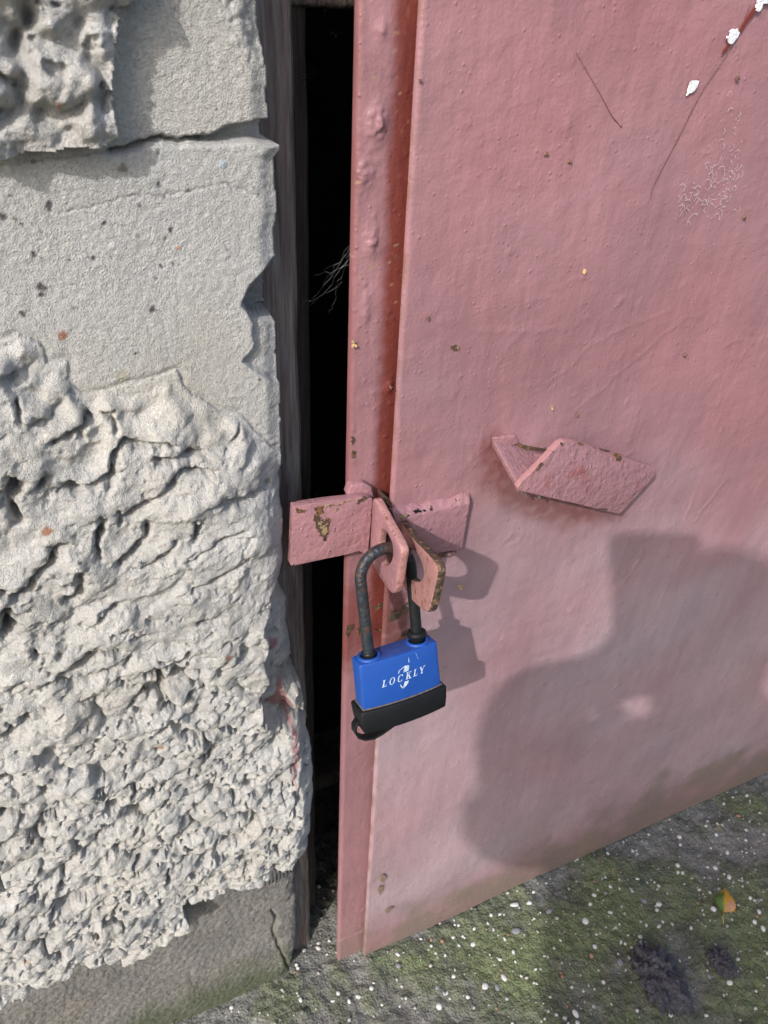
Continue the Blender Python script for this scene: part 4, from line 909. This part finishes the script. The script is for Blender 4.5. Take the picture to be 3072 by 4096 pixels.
# fine grit, too small to count
ico = bmesh.new(); bmesh.ops.create_icosphere(ico, subdivisions=1, radius=1); iv = np.array([v.co[:] for v in ico.verts]); it = np.array([[v.index for v in f.verts] for f in ico.faces]); ico.free()
NG = 6000; gxy = np.stack([rng.uniform(-.34, 1.05, NG), rng.uniform(-.42, .10, NG)], -1)
gr = .0005+.0018*rng.rand(NG)**2.6; gz = np.array([ground_z(*q) for q in gxy])
sc = rng.uniform(.7, 1.3, (NG, 1, 3)); vv = iv[None]*gr[:, None, None]*sc*(1+.15*rng.randn(NG, 12, 1)); vv += np.concatenate([gxy, (gz+gr*.3)[:, None]], 1)[:, None]
ff = (it[None]+12*np.arange(NG)[:, None, None]).reshape(-1, 3)
me = bpy.data.meshes.new('fine_grit'); me.from_pydata(vv.reshape(-1, 3).tolist(), [], ff.tolist())
at = me.color_attributes.new('tint', 'FLOAT_COLOR', 'POINT'); pal = np.array([(.66, .65, .62), (.40, .40, .39), (.20, .19, .18), (.38, .20, .12), (.50, .48, .42)])
pc = pal[rng.choice(5, NG, p=[.44, .20, .16, .04, .16])]; cc = np.ones((NG, 12, 4), np.float32); cc[..., :3] = pc[:, None]; at.data.foreach_set('color', cc.ravel())
tag(link('fine_grit', me, M_gravel, ground, True), kind='stuff')

# ------------------------------------------------------------------ soil clods, leaf, seeds, webs
def clod(label, u, v, rx, ry, hz, seed):
    q = pz(*c5(u, v), GZ); bm = bmesh.new(); bmesh.ops.create_icosphere(bm, subdivisions=6, radius=1)
    co = np.array([t.co[:] for t in bm.verts])
    u_, v_ = co[:, 0]+co[:, 2]*.25+3, co[:, 1]*ry/rx-co[:, 2]*.25+7
    d = 1+.20*fbm(u_, v_, .9, 3, seed)-.42*(worley(u_, v_, .36, seed+3)-.45)-.22*(worley(u_, v_, .15, seed+4)-.45)
    for t, k, c in zip(bm.verts, d, co): t.co = (q[0]+c[0]*rx*k, q[1]+c[1]*ry*k, ground_z(q[0], q[1])-.003+c[2]*hz*k*(1 if c[2] > 0 else .5))
    o = from_bm('soil_clod', bm, M_soil, None, True); return tag(o, label, 'soil clod', 'clods of dark soil on the moss')
clod('larger black clod of crumbly soil on the green moss', 1290, 770, .025, .034, .026, 500)
clod('smaller black clod of soil at the edge of the moss', 1500, 725, .012, .017, .016, 510)
lq = pz(*c5(1508, 550), GZ+.004); tip = pz(*c5(1512, 468), GZ+.004); base_ = lq; lx = tip-base_; Ll = np.linalg.norm(lx); lx /= Ll; ly = np.cross([0, 0, 1], lx)
lf = empty('fallen_leaf', tuple(lq)); tag(lf, 'small fallen birch leaf, green and yellow with a pink corner', 'leaf')
prof = [(0, 0), (.05, .16), (.14, .32), (.24, .42), (.34, .46), (.44, .44), (.54, .38), (.64, .30), (.74, .22), (.84, .13), (.93, .05), (1, 0)]
vs, fs, cs = [], [], []
nt_ = 48; nr = 6
for i in range(nt_+1):
    t = i/nt_; w = np.interp(t, [a for a, _ in prof], [b for _, b in prof])
    saw = (1+.16*((t*11) % 1-.5)*(0 if t < .1 or t > .97 else 1))
    for j in range(-nr, nr+1):
        s = j/nr; y_ = s*w*saw*.86*(.92 if s > 0 else 1.0)
        z_ = .20*abs(s)*w+.09*math.sin(3*t+1.2*s)-.05*math.cos(8*t+s)*abs(s)+.03
        q = lq+lx*Ll*t+ly*Ll*y_; vs.append((q[0], q[1], lq[2]+Ll*z_))
        nz_ = .16*math.sin(9*t+4*s)+.10*math.sin(23*t-7*s); g_ = min(max((s+nz_*.6)*3.2+.3, 0), 1)*min(max((.86-t+nz_*.4)*5, 0), 1); k_ = min(max((-s-.30+nz_)*4, 0), 1)*min(max((.48-t+nz_)*5, 0), 1)
        c = np.array((.55, .30, .025))*(1-g_)+np.array((.085, .185, .025))*g_; c = c*(1-k_)+np.array((.44, .22, .16))*k_
        if j == 0 or abs((t*9-abs(s)*2.2) % 1-.5) < .07: c = c*.8+np.array((.10, .09, .03))
        cs.append((*c, 1))
for i in range(nt_):
    for j in range(2*nr):
        a = i*(2*nr+1)+j; fs.append((a, a+1, a+2*nr+2, a+2*nr+1))
me = bpy.data.meshes.new('leaf_blade'); me.from_pydata(vs, [], fs); at = me.color_attributes.new('tint', 'FLOAT_COLOR', 'POINT'); at.data.foreach_set('color', np.array(cs, np.float32).ravel())
lb_ = link('leaf_blade', me, M_leaf, lf, True); sm = lb_.modifiers.new('thick', 'SOLIDIFY'); sm.thickness = .0003
tube('leaf_stalk', [lq+lx*.001+np.array([0, 0, .001]), lq-lx*.006+np.array([0, 0, .002])+ly*.0005, lq-lx*.012-ly*.001], [.0006, .0005, .0004], M_seed, lf, 8)
# birch seeds caught on the steel
def seed(u, v, y, label, s=.0022):
    q = py(u, v, y); r_ = random.Random(int(u)); bm = bmesh.new()
    for k in range(3):
        a = r_.uniform(0, 6.28); L = s*r_.uniform(.7, 1.2); w = s*.35
        d = np.array([math.cos(a), -.25, math.sin(a)]); n_ = np.array([-math.sin(a), 0, math.cos(a)]); c = [q, q+d*L*.6+n_*w, q+d*L, q+d*L*.6-n_*w]
        top = [bm.verts.new(t+np.array([0, -.0005, 0])) for t in c]; bot = [bm.verts.new(t+np.array([0, .0003, 0])) for t in c]
        bm.faces.new(top); bm.faces.new(bot[::-1])
        for i in range(4): bm.faces.new((top[i], bot[i], bot[(i+1) % 4], top[(i+1) % 4]))
    return tag(from_bm('birch_seed', bm, M_seed), label, 'seed', 'birch seeds stuck to the door')
seed(2333, 1082, -.0016, 'three-lobed yellow birch seed on the upper door sheet', .0021)
seed(1415, 1374, YS-.0016, 'yellow birch seed on the outer edge of the frame strip', .0022)
seed(1840, 2345, -.0016, 'thin straw-coloured seed to the right of the hasp', .0026)
seed(1760, 2690, -.0016, 'pale seed on the door right of the blue padlock', .0014)
seed(2210, 3330-1700, -.0016, 'pale seed scale below the middle of the door', .0016)
# cobwebs in the gap
def web(pts_list, label, r=.000035):
    bm = bmesh.new(); root = None
    def add(pp):
        prev = None
        for i, c in enumerate(pp):
            cur = [bm.verts.new((c[0]+r*math.cos(a), c[1], c[2]+r*math.sin(a))) for a in (0, 2.1, 4.2)]
            if prev:
                for k in range(3): bm.faces.new((prev[k], prev[(k+1) % 3], cur[(k+1) % 3], cur[k]))
            prev = cur
    for pp in pts_list: add(pp)
    return tag(from_bm('cobweb', bm, M_web), label, 'cobweb', 'cobwebs in the gap')
rw = random.Random(11)
def strand(u0, v0, u1, v1, y0, y1, n=9, sag=10, j=5):
    out = []
    for i in range(n):
        t = i/(n-1); out.append(py(u0+(u1-u0)*t+rw.gauss(0, j), v0+(v1-v0)*t+sag*math.sin(math.pi*t)+rw.gauss(0, j), y0+(y1-y0)*t))
    return out
web([strand(1410, 985, 1340, 1140, .014, .04), strand(1400, 1000, 1300, 1080, .014, .06), strand(1390, 1030, 1350, 1150, .02, .04), strand(1405, 990, 1360, 1080, .02, .03), strand(1345, 1140, 1200, 1210, .04, .045), strand(1350, 1130, 1320, 1260, .04, .05), strand(1320, 1180, 1240, 1240, .05, .05),
     strand(1360, 1080, 1330, 1200, .04, .04)]+[strand(1408, 960+30*q, 1230+rw.uniform(0, 120), 1120+rw.uniform(-20, 190), .016, .05, 9, 6, 4) for q in range(4)], 'grey cobweb strands spanning the gap above the hasp')
web([strand(1245+dx, 290+dy, 1205+rw.uniform(-30, 60), 290+rw.uniform(-60, 50), .036, .036, 5, 0, 2) for dx, dy in [(rw.uniform(-20, 20), rw.uniform(-20, 20)) for _ in range(14)]]+[strand(1200, 335, 1240, 320, .036, .036)], 'tangled tuft of cobweb on the post near the top of the gap', .00005)
web([strand(1300, 40, 1330, 140, .06, .06, 7, 0, 6), strand(1310, 40, 1320, 120, .06, .06, 7, 0, 6), strand(1325, 130, 1355, 135, .06, .06, 4, 0, 4)], 'dusty web thread hanging from the crossbar at the top', .0002)
web([strand(1265+0, 1978, 1265+rw.uniform(-42, 42), 1978+rw.uniform(-45, 25), .030, .030, 4, 0, 2) for _ in range(12)], 'white tuft of seed fluff just above the left hasp flap', .00005)
web([strand(1260, 2590, 1375, 2640, .03, .03), strand(1345, 2480, 1375, 2640, .03, .03)], 'thin cobweb threads in the gap beside the padlock')

# ------------------------------------------------------------------ the person taking the picture, behind the lens, whose shadow falls on the door
def cam_pt(l, u, b=0.0): return CAM-CR*l+CU*u-CF*b   # left, up and back from the lens, in metres
M_phone = mat('black_phone', (.02, .02, .022), .25); M_skin = mat('skin', (.52, .30, .22), .55, var=.06, var_scale=40)
M_jacket = mat('navy_jacket', (.035, .045, .075), .85, var=.2, var_scale=60, bumps=(('noise', 300, .002),)); M_jeans = mat('blue_jeans', (.05, .07, .12), .9, var=.25, var_scale=90)
M_hairc = mat('brown_hair', (.05, .032, .02), .6, var=.3, var_scale=150)
phone = slab('smartphone', [cam_pt(a, b, .004) for a, b in ((.036, .014), (.030, .020), (-.034, .020), (-.040, .014), (-.040, -.134), (-.034, -.140), (.030, -.140), (.036, -.134))], .008, M_phone, None, tuple(-CF), .002)
tag(phone, 'black smartphone held upright in front of the door, behind the lens', 'phone')
E_, RAD = [], []; VT = []
def vtx(c, r): VT.append(tuple(c)); RAD.append(r); return len(VT)-1
def chain(start, pts):
    a = start
    for c, r in pts:
        b = vtx(c, r); E_.append((a, b)); a = b
    return a
pel = vtx((-.55, -1.04, .44), .15)
chest = chain(pel, [((-.50, -.93, .62), .145), ((-.44, -.80, .79), .15)])
neck = chain(chest, [((-.420, -.715, .910), .085), ((-.410, -.675, .955), .060), ((-.395, -.645, 1.000), .076), ((-.388, -.632, 1.055), .086), ((-.383, -.625, 1.100), .055)])
for side in (1, -1):                                 # 1 = the hand on the left edge of the phone
    sh = chain(chest, [((-.560, -.655, .88), .088) if side > 0 else ((-.25, -.84, .87), .078)])
    el = chain(sh, [((-.49, -.58, .74), .078), ((-.378, -.50, .606), .050)] if side > 0 else [((-.18, -.77, .73), .060), ((-.09, -.62, .63), .052)])
    pc = cam_pt(.050*side+(0 if side > 0 else -.004), -.112, .018)
    wr = chain(el, [((-.348, -.450, .640), .048), ((-.318, -.400, .705), .050), ((-.290, -.375, .745), .042)] if side > 0 else [((-.105, -.52, .675), .044), ((np.array((-.09, -.62, .63))*.2+pc*.8), .032)])
    pv = vtx(pc, .022); E_.append((wr, pv))
    for k in range(4):                               # fingers curl behind the back of the phone
        u0 = .010-.019*k; L_ = (.9, 1.0, .95, .75)[k]
        chain(pv, [(pc-CR*(-.006*side)+CU*(u0*.8)+CF*.012, .010), (pc+CR*(.004*side)+CU*u0+CF*.024*L_, .0085), (pc+CR*(.022*side*L_)+CU*(u0+.003)+CF*.0235, .008), (pc+CR*(.038*side*L_)+CU*(u0+.004)+CF*.0215, .0072)])
    chain(pv, [(pc+CU*.018-CF*.006, .0115), (pc+CR*(.010*side)+CU*.036-CF*.008, .010), (pc+CR*(.022*side)+CU*.052-CF*.007, .0085)])
for side in (1, -1):
    chain(pel, [((-.62, -.97, .45), .10), ((-.585, -.80, .51), .082), ((-.555, -.67, .515), .070), ((-.60, -.76, .30), .056), ((-.64, -.86, .09), .040), ((-.64, -.85, .045), .042), ((-.60, -.73, .030), .036)] if side > 0 else
          [((-.47, -1.02, .46), .10), ((-.42, -.86, .54), .082), ((-.385, -.73, .555), .070), ((-.38, -.84, .31), .056), ((-.39, -.97, .09), .040), ((-.385, -.95, .045), .042), ((-.34, -.84, .030), .036)])
me = bpy.data.meshes.new('person_skeleton'); me.from_pydata(VT, E_, [])
ob = bpy.data.objects.new('person_skeleton', me); C.objects.link(ob)
ob.modifiers.new('skin', 'SKIN')
if not me.skin_vertices: me.attributes  # the modifier adds the layer itself
sk = me.skin_vertices[0].data if me.skin_vertices else None
if sk:
    for i, r in enumerate(RAD): sk[i].radius = (r, r); sk[i].use_root = (i == 0)
su = ob.modifiers.new('sub', 'SUBSURF'); su.levels = 2; su.render_levels = 2
bpy.context.view_layer.update()
ev = ob.evaluated_get(bpy.context.evaluated_depsgraph_get()); pm_ = bpy.data.meshes.new_from_object(ev)
bpy.data.objects.remove(ob)
pm_.name = 'person'
person = bpy.data.objects.new('person', pm_); C.objects.link(person)
for mt in (M_jacket, M_skin, M_jeans, M_hairc): pm_.materials.append(mt)
pcn = np.array([f.center[:] for f in pm_.polygons]); dph = np.linalg.norm(pcn-cam_pt(0, -.10, .01), axis=1)
mi = np.zeros(len(pcn), np.int32); mi[(pcn[:, 2] < .47) | ((pcn[:, 2] < .58) & (pcn[:, 1] < -.6) & ((pcn[:, 1] > -.88) & (pcn[:, 2] < .60)))] = 2
mi[(pcn[:, 2] > .95) & (pcn[:, 1] > -.76)] = 1; mi[(pcn[:, 2] > 1.08) | ((pcn[:, 2] > 1.0) & (pcn[:, 1] < -.665))] = 3; mi[dph < .110] = 1
pm_.polygons.foreach_set('material_index', mi); pm_.polygons.foreach_set('use_smooth', np.ones(len(mi), bool))
tag(person, 'person in a navy jacket crouching with a phone, casting the broad shadow on the door', 'person')
print('person', len(pm_.polygons), [tuple(round(t, 2) for t in b) for b in person.bound_box][::6])
